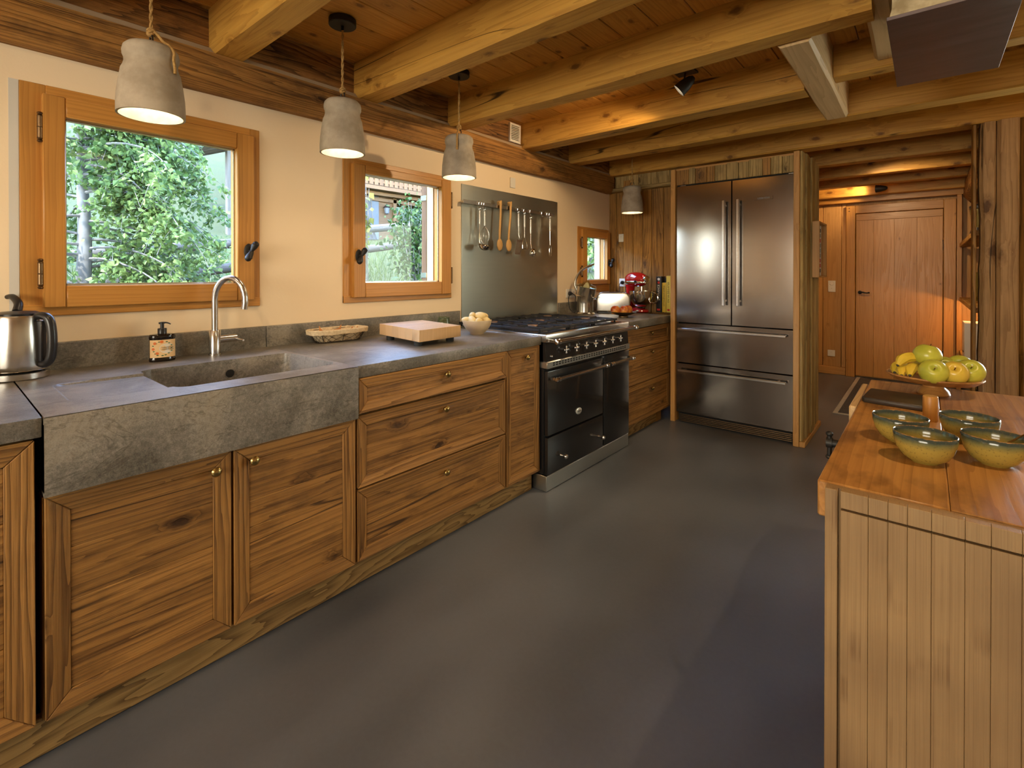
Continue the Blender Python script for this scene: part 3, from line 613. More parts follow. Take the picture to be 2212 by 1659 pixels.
# stone
TOP = .92
bx(.022, XF+.006, -.6, .1875, TOP-.052, TOP).obj('stone_worktop', 'grey_stone', bevel=.004, seg=2, label='grey stone worktop slab at the left edge under the kettle', cat='worktop', group='grey stone worktops')
bx(.022, XF+.006, 1.107, 2.338, TOP-.050, TOP).obj('stone_worktop', 'grey_stone', bevel=.004, seg=2, label='long grey stone worktop between the sink and the range cooker', cat='worktop', group='grey stone worktops')
bx(.022, XF+.006, 3.395, 4.31, TOP-.060, TOP).obj('stone_worktop', 'grey_stone', bevel=.004, seg=2, label='grey stone worktop carrying the toaster and stand mixer', cat='worktop', group='grey stone worktops')
def sink():
    T = thing('stone_sink', 'massive grey stone apron sink with draining board', 'sink', (.43, .65, .71))
    # top surface with a bowl and a shallow drainer, built as a height grid
    mb = MB(); y0, y1, x0, x1 = .190, 1.105, .022, .855
    def rr(x, y, a0, a1, b0, b1, r):   # signed distance to rounded rect
        cx, cy = (a0+a1)/2, (b0+b1)/2; qx = abs(x-cx)-(a1-a0)/2+r; qy = abs(y-cy)-(b1-b0)/2+r
        return math.hypot(max(qx, 0), max(qy, 0))+min(max(qx, qy), 0)-r
    def h(x, y):
        dB = rr(x, y, .29, .735, .515, 1.085, .05); dD = rr(x, y, .36, .70, .262, .60, .035)
        z = TOP
        if dD < 0: z = TOP-.010*min(1, -dD/.006)*(.6+.4*(y-.26)/.26)
        if dB < 0: z = TOP-.155*min(1, -dB/.008)-.008*min(1, max(0, -dB-.008)/.03)
        return z
    xs = set(); ys = set()
    def lin(a, b, n): return [a+(b-a)*k/n for k in range(n+1)]
    for c in (.29, .735, .36, .70): xs |= {round(c+q, 4) for q in (-.003, 0, .003, .0045, .006, -.006, -.0045, .008, -.008)}
    for c in (.515, 1.085, .262): ys |= {round(c+q, 4) for q in (-.003, 0, .003, .0045, .006, -.006, -.0045, .008, -.008)}
    for a, b, n in ((x0, .29, 6), (.29, .345, 12), (.345, .68, 16), (.68, .735, 12), (.735, x1, 6)): xs |= {round(q, 4) for q in lin(a, b, n)}
    for a, b, n in ((y0, .262, 4), (.262, .30, 8), (.30, .515, 10), (.515, .57, 12), (.57, 1.03, 18), (1.03, 1.085, 12), (1.085, y1, 3)): ys |= {round(q, 4) for q in lin(a, b, n)}
    xs = sorted(xs); ys = sorted(ys); nx, ny = len(xs), len(ys)
    vs = [(x, y, h(x, y)) for x in xs for y in ys]; fs = [(i*ny+j, (i+1)*ny+j, (i+1)*ny+j+1, i*ny+j+1) for i in range(nx-1) for j in range(ny-1)]
    mb.add(vs, fs); mb.obj('basin', 'grey_stone', T, angle=50)
    ap = MB(); zb = .712
    n = 44
    for side in range(1):
        vs = []; 
        for k in range(n+1):
            y = y0+(y1-y0)*k/n; vs += [(x1, y, TOP-.003), (x1+.003, y, TOP-.012+.0015*mnoise.noise(Vector((y*30, 0, 1)))), (x1+.002, y, zb), (x1-.035, y, zb)]
        fs = []
        for k in range(n):
            for j in range(3): fs.append((k*4+j, (k+1)*4+j, (k+1)*4+j+1, k*4+j+1))
        ap.add(vs, fs)
    ap.box(x1-.04, x1, y0, y0+.001, zb, TOP-.0035); ap.box(x1-.04, x1, y1-.001, y1, zb, TOP-.0035); ap.box(.30, x1, y0, y0+.001, zb+.01, TOP-.02); ap.box(x1-.05, x1-.04, y0, y1, zb, TOP-.04)
    ap.add([(x1-.01, y0, TOP), (x1-.01, y1, TOP), (x1, y1, TOP-.003), (x1, y0, TOP-.003)], [(0, 1, 2, 3)])
    ap.obj('apron', 'grey_stone', T, angle=60)
    MB().lathe([(0, 0), (.017, 0), (.017, .002), (0, .002)], (.299, .835, .862), (1, 0, -.05), 20).obj('overflow_hole', 'black_gap', T)
    bx(.20, .845, .193, 1.10, .7105, .714).obj('underside', 'grey_stone', T)
sink()
ups = [(-.6, 1.107, 'stone upstand behind the sink and soap bottle'), (1.109, 2.47, 'stone upstand behind the basket and chopping board'), (3.72, 4.66, 'stone upstand behind the juicer and toaster')]
for a, b, lab in ups: bx(0.001, .022, a, b, TOP-.02, 1.024).obj('stone_upstand', 'grey_stone', bevel=.003, label='grey '+lab, cat='upstand', group='stone upstands')
# ------------------------------------------------------------------ splashback, rail and utensils
bx(.001, .006, 2.497, 3.709, .90, 1.945).obj('steel_splashback', 'steel_splash', bevel=.0008, label='tall stainless steel splashback panel behind the range cooker', cat='splashback')
rl = thing('utensil_rail', 'flat steel utensil rail fixed on the splashback', 'rail', (.05, 3.04, 1.80))
RZ = 1.812
bx(.046, .050, 2.475, 3.60, RZ-.014, RZ+.014).obj('bar', 'steel_satin', rl, bevel=.001)
for y in (2.49, 3.585): MB().cyl((.006, y, RZ), (.047, y, RZ), .008, n=12).obj('bracket', 'steel_satin', rl)
def hookpts(y, z, s=1.0):
    return [(.046, y, z-.006), (.045, y, z+.012), (.052, y, z+.018), (.058, y, z+.010), (.055, y, z-.008), (.057, y, z-.026), (.064, y, z-.034), (.070, y, z-.026)]
def hook(y, lab): return MB().tube(hookpts(y, RZ), .0018, 6).obj('steel_hook', 'chrome', label=lab, cat='hook', group='steel hooks on the utensil rail')
for y, lab in ((2.625, 'steel hook holding the soup ladle'), (2.655, 'bare steel hook right of the ladle hook'), (2.678, 'steel hook holding the whisk'), (3.076, 'steel hook holding the slotted spatula'), (3.154, 'steel hook holding the potato masher'), (3.236, 'steel hook holding the spaghetti server'), (3.40, 'bare steel hook alone near the right end'), (3.475, 'bare steel hook just left of the carving fork'), (3.51, 'steel hook holding the carving fork')): hook(y, lab)
def utensil(nm, lab, y, zt, zh): # loop + tubular handle
    T = thing(nm, lab, nm.replace('_', ' '), (.066, y, zh), group='kitchen utensils on the steel rail')
    MB().tube([(.066, y+.007*math.cos(a), zt+.012+.014*math.sin(a)) for a in [2*PI*k/12 for k in range(12)]], .0016, 6, True).obj('hanging_loop', 'chrome', T)
    MB().cyl((.066, y, zh), (.066, y, zt), .0085, n=14).obj('grip', 'steel_satin', T, bevel=.001); return T
t = utensil('ladle', 'steel soup ladle hanging at the left end of the rail', 2.625, 1.758, 1.655)
MB().tube([(.066, 2.625, 1.655), (.066, 2.622, 1.60), (.070, 2.614, 1.55), (.078, 2.610, 1.515)], .0032, 8).obj('shaft', 'steel_satin', t)
MB().lathe([(.0, 0), (.024, .004), (.040, .018), (.046, .038), (.044, .038), (.038, .019), (.022, .007), (0, .004)], (.098, 2.630, 1.463), (.25, 0, 1), 24, cap=False).obj('scoop', 'chrome', t)
t = utensil('whisk', 'steel balloon whisk hanging beside the ladle', 2.678, 1.757, 1.648)
for k in range(6):
    a = PI*k/6; c, s_ = math.cos(a), math.sin(a); pts = []
    for q in range(17):
        u = -1+2*q/16; r = .033*math.sin(PI*min(1, (1-abs(u))*1.0)**.75)*(1 if u > 0 else -1); z = 1.648-.155*(1-abs(u))**.8
        pts.append((.066+c*r, 2.678+s_*r, z))
    MB().tube(pts, .0011, 5).obj('wire', 'chrome', t)
def wspoon(lab, y, tilt, top):
    T = thing('wooden_spoon', lab, 'spoon', (.07, y, 1.475), group='wooden spoons on the steel rail')
    MB().tube([(.058, y+tilt, top), (.062, y+tilt*.9, top-.02), (.066, y+tilt*.7, 1.75), (.066, y+tilt*.2, 1.62), (.068, y, 1.555), (.07, y, 1.53)], [.009, .0105, .0105, .010, .009, .010], 10, flat=.7).obj('shaft', 'wood_spoon', T, 'z')
    MB().prism([(y+tilt-.012, top-.03), (y+tilt+.010, top-.03), (y+tilt+.009, top+.008), (y+tilt-.004, top+.006), (y+tilt-.022, top-.004), (y+tilt-.020, top-.016)], 'x', .040, .068).obj('hook_end', 'wood_spoon', T, 'z', .002)
    b = MB().ball((.070, y, 1.515), .011, .032, .047, 20, 12); b.obj('bowl', 'wood_spoon', T, 'z')
    return T
wspoon('left wooden spoon hanging in the middle of the rail', 2.842, .020, 1.852); wspoon('right wooden spoon hanging next to the slotted spatula', 2.950, .034, 1.858)
t = utensil('slotted_spatula', 'slotted spatula with steel handle hanging right of the wooden spoons', 3.076, 1.778, 1.672)
MB().tube([(.066, 3.076, 1.672), (.067, 3.078, 1.61), (.072, 3.082, 1.58), (.070, 3.088, 1.565)], .003, 8).obj('shaft', 'steel_satin', t)
bl = MB(); bl.box(.069, .071, 3.052, 3.118, 1.548, 1.566); bl.box(.069, .071, 3.052, 3.118, 1.446, 1.462)
for k in range(5): bl.box(.069, .071, 3.052+k*.0148, 3.052+k*.0148+.0072, 1.460, 1.550)
for i_, v in enumerate(bl.v): bl.v[i_] = (v[0], v[1]-(1.56-v[2])*.25, v[2])
bl.obj('blade', 'burner_cap', t)
t = utensil('potato_masher', 'wire potato masher hanging between spatula and spaghetti server', 3.154, 1.775, 1.67)
MB().cyl((.066, 3.154, 1.67), (.066, 3.154, 1.585), .003, n=8).obj('shaft', 'steel_satin', t)
MB().tube([(.066, 3.128, 1.497), (.066, 3.130, 1.55), (.066, 3.154, 1.588), (.066, 3.178, 1.55), (.066, 3.190, 1.497)], .0022, 6).obj('fork_wire', 'chrome', t)
MB().tube([(.066, 3.125, 1.495), (.09, 3.14, 1.495), (.05, 3.155, 1.495), (.09, 3.17, 1.495), (.05, 3.18, 1.495), (.066, 3.195, 1.495)], .0025, 6).obj('press_wire', 'chrome', t)
t = utensil('spaghetti_server', 'steel spaghetti server hanging right of the potato masher', 3.236, 1.745, 1.625)
MB().tube([(.066, 3.236, 1.625), (.066, 3.237, 1.55), (.072, 3.238, 1.50)], .0034, 8).obj('shaft', 'chrome', t)
MB().lathe([(0, 0), (.016, .004), (.026, .02), (.024, .045), (.012, .065), (.004, .07)], (.082, 3.24, 1.432), (.12, 0, 1), 18).obj('scoop', 'chrome', t)
for k in range(6): a = -PI*.15+k*PI*.26; MB().cyl((.09, 3.24+.02*math.cos(a), 1.455+.02*math.sin(a)), (.115, 3.24+.026*math.cos(a), 1.45+.028*math.sin(a)), .0026, .0014, 6).obj('tooth', 'chrome', t)
t = utensil('carving_fork', 'two-pronged carving fork hanging at the right end of the rail', 3.51, 1.775, 1.662)
MB().tube([(.066, 3.51, 1.662), (.066, 3.51, 1.60), (.068, 3.51, 1.535)], [.004, .003, .004], 8).obj('shaft', 'chrome', t)
for s_ in (-1, 1): MB().tube([(.068, 3.51, 1.54), (.069, 3.51+s_*.013, 1.515), (.069, 3.51+s_*.014, 1.48), (.066, 3.51+s_*.010, 1.442)], [.004, .004, .003, .001], 8).obj('prong', 'chrome', t)
# ================================================================== RANGE COOKER
def cooker():
    T = thing('range_cooker', 'black enamel range cooker with nickel rails and steel plinth', 'range cooker', (.46, 2.86, 0))
    y0, y1 = 2.342, 3.384
    bx(.05, .858, y0, y1, .10, .885).obj('body', 'enamel_black', T, bevel=.003)
    bx(.66, .880, y0, y1, .004, .094).obj('steel_plinth', 'steel_plinth', T, bevel=.002)
    bx(.03, .880, y0-.003, y1+.003, .885, .930).obj('hob_edge', 'steel_brushed', T, bevel=.004, seg=2)
    bx(.06, .835, y0+.03, y1-.03, .9305, .933).obj('hob_tray', 'enamel_black', T)
    cp = MB().prism([(.80, .770), (.880, .770), (.872, .884), (.80, .884)], 'y', y0, y1).obj('control_panel', 'enamel_black', T, bevel=.002)
    vs_ = bx(.80, .888, y0-.002, y1+.004, .729, .769).obj('vent_strip', 'steel_plinth', T, bevel=.004)
    sl = MB()
    for k in range(30):
        y = y0+.055+k*.0312
        for z in (.742, .754): sl.box(.8875, .8886, y, y+.02, z, z+.007)
    sl.obj('vent_slots', 'black_gap', vs_, kind='stuff')
    dl = bx(.84, .884, 2.352, 2.997, .330, .712).obj('oven_door', 'enamel_black', T, bevel=.004, seg=2)
    dw = bx(.84, .884, 2.352, 2.997, .098, .318).obj('warming_drawer', 'enamel_black', T, bevel=.004, seg=2)
    dr = bx(.84, .884, 3.009, 3.384, .098, .722).obj('side_door', 'enamel_black', T, bevel=.004, seg=2)
    for y, z in ((2.487, .184), (2.940, .184)):
        MB().lathe([(.009, 0), (.007, .010), (.007, .022), (.014, .028), (.0165, .036), (.013, .045), (0, .049)], (.884, y, z), (1, 0, 0), 18).obj('drawer_knob', 'nickel', dw)
    bd = MB().lathe([(0, 0), (.026, 0), (.026, .005), (.022, .007), (0, .007)], (.884, 2.684, .412), (1, 0, 0), 28, sx=1.25, sy=.8).obj('badge', 'green_badge', dl)
    text('LACANCHE', .0075, 'dark_print', bd, axes((.8915, 2.684, .412), (0, 1, 0), (0, 0, 1)))
    def bar(par, x, z, a, b, r, out):
        MB().cyl((x, a+.03, z), (x, b-.03, z), r, n=16).obj('bar', 'nickel', par)
        for q, s_ in ((a, 1), (b, -1)):
            MB().lathe([(0, 0), (r*.9, .001), (r*1.35, .006), (r*1.35, .012), (r*1.05, .015), (r*1.05, .032), (r*1.3, .035), (r*1.3, .040), (r, .042)], (x, q-s_*.005, z), (0, s_, 0), 16).obj('end_cap', 'chrome', par)
            MB().prism([(x-out, z-.012), (x-out, z+.012), (x+.004, z+.006), (x+.004, z-.006)], 'y', q+s_*.012-.006, q+s_*.012+.006).obj('bracket', 'nickel', par, bevel=.002)
    rail_ = bx(.868, .874, 2.40, 3.34, .888, .892).obj('towel_rail', 'nickel', T); bar(rail_, .945, .893, 2.352, 3.392, .0125, .075)
    bar(dl, .932, .668, 2.372, 2.990, .0105, .05); bar(dr, .932, .668, 3.030, 3.372, .0105, .05)
    for k in range(7):
        y = 2.520+k*.1165; x, z = .876, .826
        kb = MB().cyl((x, y, z), (x+.022, y, z), .008, n=12)
        for a in range(4):
            c, s_ = math.cos(a*PI/2), math.sin(a*PI/2)
            kb.cyl((x+.026, y, z), (x+.026, y+c*.016, z+s_*.016), .005, .004, 8); kb.ball((x+.026, y+c*.019, z+s_*.019), .0065, .0065, .0065, 10, 6)
        kb.ball((x+.028, y, z), .009, .009, .009, 12, 8); kb.obj('burner_knob', 'chrome', cp)
        for q, (dy, dz) in enumerate(((.045, .012), (.052, -.004), (-.03, -.034), (.04, -.026))):
            MB().cyl((x+.0005, y+dy, z+dz), (x+.0018, y+dy, z+dz), .0022, n=8).obj('dial_mark', 'white_print', cp)
    MB().lathe([(.008, 0), (.007, .008), (.004, .010), (0, .011)], (.877, 2.392, .798), (1, 0, 0), 14).obj('igniter_button', 'chrome', cp)
    # pan supports: three cast grids, and five burners
    def grate(a, b):
        g = MB(); zt = .962; zb = .936
        for y in (a, b): g.box(.10, .80, y-.006, y+.006, zb+.006, zt-.006)
        for x in (.10, .45, .80): g.box(x-.006, x+.006, a, b, zb+.006, zt-.006)
        for cx in (.275, .625):
            cy = (a+b)/2
            for k in range(3):
                yy = a+(b-a)*(k+.5)/3
                g.hexa([(cx-.165, yy-.005, zb+.012), (cx-.04, yy-.005, zb+.016), (cx-.04, yy+.005, zb+.016), (cx-.165, yy+.005, zb+.012), (cx-.165, yy-.005, zt), (cx-.045, yy-.005, zt), (cx-.045, yy+.005, zt), (cx-.165, yy+.005, zt)])
                g.hexa([(cx+.04, yy-.005, zb+.016), (cx+.165, yy-.005, zb+.012), (cx+.165, yy+.005, zb+.012), (cx+.04, yy+.005, zb+.016), (cx+.045, yy-.005, zt), (cx+.165, yy-.005, zt), (cx+.165, yy+.005, zt), (cx+.045, yy+.005, zt)])
            for yy, s_ in ((a, 1), (b, -1)): g.box(cx-.005, cx+.005, min(yy, yy+s_*.10), max(yy, yy+s_*.10), zb+.014, zt)
        for x in (.11, .79):
            for y in (a+.01, b-.01): g.cyl((x, y, .933), (x, y, zb+.012), .008, n=8)
        g.obj('pan_support', 'cast_iron', T, bevel=.0015)
    for a, b in ((2.385, 2.70), (2.71, 3.015), (3.025, 3.345)):
        grate(a, b); cy = (a+b)/2
        for cx in ((.275, .625) if a != 2.71 else (.45,)):
            bu = MB().lathe([(.052, 0), (.050, .010), (.042, .013), (.042, .016)], (cx, cy, .933), n=24).obj('burner', 'cast_iron', T)
            MB().lathe([(.038, 0), (.040, .003), (.034, .010), (0, .012)], (cx, cy, .949), n=24).obj('burner_cap', 'burner_cap', bu)
cooker()
# ================================================================== REFRIGERATOR
def fridge():
    T = thing('refrigerator', 'tall built-in stainless steel refrigerator with french doors', 'refrigerator', (1.367, 4.5, 0))
    X0, X1 = .914, 1.822; F = 4.222
    bx(X0+.002, X1-.002, F+.05, 4.86, .06, 2.055).obj('body', 'black_gap', T)
    bx(X0, X1, F+.02, F+.06, 2.050, 2.062).obj('top_gap', 'black_gap', T)
    for q in (X0+.03, X1-.04): bx(q, q+.05, F+.005, F+.02, 2.052, 2.056).obj('hinge_cover', 'steel_satin', T)
    XM = 1.372
    def vbar(par, x):
        bx(x-.011, x+.011, F-.062, F-.040, 1.03, 1.888).obj('handle', 'steel_brushed', par, bevel=.003)
        for z in (1.07, 1.85): bx(x-.006, x+.006, F-.045, F+.002, z-.008, z+.008).obj('handle_post', 'steel_satin', par)
    def hbar(par, z):
        bx(X0+.03, X1-.045, F-.052, F-.034, z-.010, z+.010).obj('handle', 'steel_brushed', par, bevel=.003)
        for x in (X0+.08, X1-.10): bx(x-.008, x+.008, F-.04, F+.002, z-.006, z+.006).obj('handle_post', 'steel_satin', par)
    a = bx(X0, XM-.002, F, F+.05, .868, 2.050).obj('door', 'steel_fridge', T, bevel=.003); b = bx(XM+.002, X1, F, F+.05, .868, 2.050).obj('door', 'steel_fridge', T, bevel=.003)
    vbar(a, 1.322); vbar(b, 1.432)
    bg = bx(1.545, 1.676, F-.0025, F+.001, 1.872, 1.897).obj('badge', 'steel_fridge', b, bevel=.0008)
    text('LIEBHERR', .0195, 'grey_print', bg, axes((1.6105, F-.0027, 1.8835), (1, 0, 0), (0, 0, 1)), spacing=1.08)
    c = bx(X0, X1, F, F+.05, .520, .862).obj('drawer', 'steel_fridge', T, bevel=.003); hbar(c, .815)
    e = bx(X0, X1, F, F+.05, .086, .514).obj('drawer', 'steel_fridge', T, bevel=.003); hbar(e, .458)
    g = bx(X0+.02, X1, F+.012, F+.03, .004, .080).obj('base_grille', 'black_gap', T)
    for k in range(5): bx(X0+.03, X1-.01, F+.002, F+.014, .012+k*.0135, .0185+k*.0135).obj('grille_slat', 'bronze', g)
fridge()
# ================================================================== LAMPS
def rope(mb, p0, p1, r=.0035, turns=55, n=160):
    p0, p1 = Vector(p0), Vector(p1)
    for s_ in (0, PI):
        pts = []
        for k in range(n+1):
            t_ = k/n; a = turns*t_*(p1-p0).length/.6+s_; pts.append(p0.lerp(p1, t_)+Vector((math.cos(a)*r*.85, math.sin(a)*r*.85, 0)))
        mb.tube(pts, r, 5)
def pendant(lab, x, y, zb, tail):
    T = thing('pendant_lamp', lab, 'pendant lamp', (x, y, zb), group='concrete pendant lamps'); H = .252
    MB().lathe([(0, 0), (.060, 0), (.063, .003), (.063, .030), (.060, .033), (0, .033)], (x, y, 2.471), n=32).obj('ceiling_rose', 'iron_black', T)
    MB().cyl((x, y, 2.45), (x, y, 2.472), .007, n=10).obj('cord_grip', 'iron_black', T)
    m = MB(); rope(m, (x, y, zb+H+.055), (x, y, 2.455)); m.obj('rope', 'jute', T)
    k = MB()
    for q in range(3):
        k.tube([(x+.010*math.cos(a), y+.010*math.sin(a), zb+H+.040+q*.008+.003*math.sin(a*2+q)) for a in [2*PI*i/14 for i in range(14)]], .0055, 6, True)
    k.obj('knot', 'jute', T)
    if tail:
        a = tail; dx, dy = math.cos(a), math.sin(a); tl = MB(); P = [(0, .05), (.02, .045), (.05, .012), (.075, -.005), (.093, -.03), (.091, -.055), (.096, -.085), (.096, -.105)]
        tl.tube([(x+dx*r, y+dy*r, zb+H+h) for r, h in P], .005, 7); tl.obj('rope_tail', 'jute', T)
    MB().tube([(x+.018*math.cos(t_), y, zb+H+.012+.030*math.sin(t_)) for t_ in [PI*i/10 for i in range(11)]], .003, 6).obj('wire_loop', 'iron_black', T)
    MB().lathe([(.0955, 0), (.103, .0), (.103, .03), (.101, .07), (.096, .11), (.091, .14), (.089, .155), (.083, .168), (.0795, .182), (.080, .196), (.0845, .207), (.0855, .220), (.082, .236), (.072, .247), (.05, .252), (.008, .252), (.008, .235), (.06, .232), (.074, .215), (.072, .16), (.083, .12), (.091, .06), (.0955, 0)], (x, y, zb), n=48, cap=False).obj('shade', 'concrete_shade', T, angle=60)
    MB().lathe([(.014, .0), (.015, .05), (.0, .052)], (x, y, zb+.18), n=16).obj('socket', 'iron_black', T)
    MB().ball((x, y, zb+.145), .029, .029, .034, 20, 12).obj('bulb', 'bulb_glow', T)
    l = bpy.data.lights.new('pendant_light', 'POINT'); l.energy = 1.7; l.color = WARM; l.shadow_soft_size = .03
    o = bpy.data.objects.new('pendant_light', l); C.objects.link(o); o.parent = T; o.location = (0, 0, .08)
pendant('concrete pendant lamp nearest the viewer, hung over the sink window', .455, .520, 1.856, .55)
pendant('second concrete pendant lamp, in front of the plaster between two windows', .455, 1.278, 1.864, None)
pendant('third concrete pendant lamp, beside the steel splashback', .440, 2.057, 1.866, -.9)
pendant('farthest and smallest concrete pendant lamp, over the red mixer', .458, 4.290, 1.866, None)
def spot(lab, base, head, d, power):
    T = thing('ceiling_spotlight', lab, 'spotlight', base, group='black ceiling spotlights')
    b, h = Vector(base), Vector(head); d = Vector(d).normalized()
    bx(b.x-.06, b.x+.06, b.y-.05, b.y+.05, b.z-.012, b.z).obj('mounting_plate', 'iron_black', T, bevel=.002)
    MB().cyl(b, h, .006, n=8).obj('stem', 'nickel', T)
    MB().lathe([(0, -.075), (.012, -.073), (.026, -.055), (.038, -.01), (.042, .035), (.040, .035), (.036, -.008), (.0, -.03)], h, d, 24, cap=False).obj('head', 'iron_black', T)
    MB().lathe([(0, .0), (.034, .0), (.034, .006), (0, .012)], h+d*.012, d, 20).obj('lamp_face', 'spot_glow', T)
    MB().tube([h-d*.02+Vector((0, 0, .03)), h+d*.05+Vector((0, 0, .045))], .003, 6).obj('grab_pin', 'steel_satin', T)
    l = bpy.data.lights.new('spot_light', 'SPOT'); l.energy = power; l.color = (1.0, .70, .38); l.spot_size = math.radians(130); l.spot_blend = .6; l.shadow_soft_size = .025
    o = bpy.data.objects.new('spot_light', l); C.objects.link(o); o.parent = T; o.location = h+d*.045-b; o.rotation_euler = d.to_track_quat('-Z', 'Y').to_euler()
spot('lit black ceiling spotlight in the middle of the kitchen', (1.48, 2.93, 2.505), (1.48, 2.90, 2.405), (-.72, -.22, -.62), 24)
spot('black ceiling spotlight in the hallway, seen from behind', (2.217, 5.62, 2.505), (2.2, 5.62, 2.36), (.2, .5, -.8), 26)
spot('small lit spotlight deep in the hallway', (2.21, 7.05, 2.505), (2.17, 7.05, 2.27), (-.9, .12, .02), 11)
spot('ceiling spotlight over the kitchen island, out of the picture', (3.15, .95, 2.505), (3.15, .98, 2.40), (-.28, .35, -.9), 45)
spot('added fill spotlight behind the photographer', (1.6, -.3, 2.505), (1.6, -.3, 2.40), (-.35, .30, -.9), 14)  # unseen lamp added to warm the floor and island panel
# ================================================================== SMALL THINGS ON THE WORKTOPS
def tap():
    x, y = .105, .842; T = thing('kitchen_tap', 'brushed steel swan-neck tap behind the stone sink', 'tap', (x, y, TOP))
    MB().lathe([(.026, 0), (.026, .004), (.0235, .006), (.0235, .112), (.022, .114), (0, .114)], (x, y, TOP), n=28).obj('body', 'steel_brushed', T)
    pts = [(x, y, TOP+.11), (x, y, TOP+.25)]; R_ = .075; dy = .55; dx = .835
    for k in range(1, 15):
        a = PI*k/14*1.03; pts.append((x+dx*R_*(1-math.cos(a)), y+dy*R_*(1-math.cos(a)), TOP+.25+R_*math.sin(a)*1.35))
    e = pts[-1]; pts += [(e[0]-.004*dx, e[1]-.004*dy, e[2]-.03)]
    MB().tube(pts, .0135, 16).obj('spout', 'steel_brushed', T)
    MB().cyl((x, y+.015, TOP+.070), (x, y+.092, TOP+.070), .017, n=20).obj('valve', 'steel_brushed', T, bevel=.001)
    MB().cyl((x+.004, y+.083, TOP+.070), (x+.065, y+.098, TOP+.062), .0045, n=10).obj('lever', 'chrome', T)
tap()
def soap():
    x, y = .105, .640; T = thing('soap_dispenser', 'dark soap bottle with pump and orange-blossom label', 'soap bottle', (x, y, TOP), 1.5, local=True); z = 0
    def ov(a, b, n=32): return [(a*math.cos(2*PI*k/n), b*math.sin(2*PI*k/n)) for k in range(n)]
    b = MB(); prof = [(.045, .026, 0), (.047, .028, .004), (.047, .028, .012), (.0455, .0265, .016), (.0455, .0265, .094), (.047, .028, .098), (.047, .028, .110), (.044, .026, .114), (.018, .016, .117)]
    n = 36; vs = []; fs = []
    for a, c, h in prof: vs += [(p[0], p[1], h) for p in ov(a, c, n)]
    for j in range(len(prof)-1):
        for i in range(n): fs.append((j*n+i, j*n+(i+1) % n, (j+1)*n+(i+1) % n, (j+1)*n+i))
    fs += [tuple(range(n))[::-1], tuple((len(prof)-1)*n+i for i in range(n))]; b.add(vs, fs); b.obj('bottle', 'amber_bottle', T)
    MB().lathe([(.0165, 0), (.0165, .022), (.015, .024), (.007, .024), (.007, .042), (.0095, .043), (.0095, .049), (0, .050)], (0, 0, .115), n=24).obj('collar', 'plastic_black', T)
    MB().tube([(-.012, 0, .160), (.0, 0, .1625), (.018, 0, .161), (.030, 0, .1545)], [.006, .0055, .0042, .0035], 8, flat=.7).obj('pump_spout', 'plastic_black', T)
    # wrapped label on the front (-y side)
    def lab(a0, a1, h0, h1, off, m, nm, par, n=18):
        v = []
        for k in range(n+1):
            a = a0+(a1-a0)*k/n
            for h in (h0, h1): v.append(((.0455+off)*math.cos(a), (.0265+off)*math.sin(a), h))
        return MB().add(v, [(2*k, 2*k+2, 2*k+3, 2*k+1) for k in range(n)]).obj(nm, m, par, local=True)
    L = lab(PI*1.08, PI*1.97, .018, .092, .0006, 'label_paper', 'label', T)
    def on(u, h, off=.0012): a = PI*1.5+u/.040; return ((.0455+off)*math.cos(a), (.0265+off)*math.sin(a), h)
    def disc(u, h, ru, rh, m, nm, off, n=14):
        v = [on(u, h, off)]+[on(u+ru*math.cos(2*PI*k/n), h+rh*math.sin(2*PI*k/n), off) for k in range(n)]
        MB().add(v, [(0, 1+k, 1+(k+1) % n) for k in range(n)]).obj(nm, m, L)
    disc(.012, .056, .026, .021, 'label_oval', 'label_oval', .0010, 24)
    for u, h in ((-.028, .078), (-.02, .036), (-.034, .054), (-.006, .084)): disc(u, h, .0058, .0058, 'orange_print', 'printed_orange', .0013)
    for k in range(16):
        a = 2*PI*k/16; disc(-.004+.031*math.cos(a)+RND.uniform(-.003, .003), .056+.030*math.sin(a), .0042, .0022, 'leaf_print', 'printed_leaf', .0011, 8)
    for s_, h in (("FLEUR D'ORANGER", .060), ('ORANGE BLOSSOM', .052)):
        text(s_, .0052, 'dark_print', L, axes(tuple(Vector(on(.012, h, .0016))), (math.cos(.55*0)+.0, .22, 0), (0, 0, 1)), 'label_lettering', .0002)
soap()
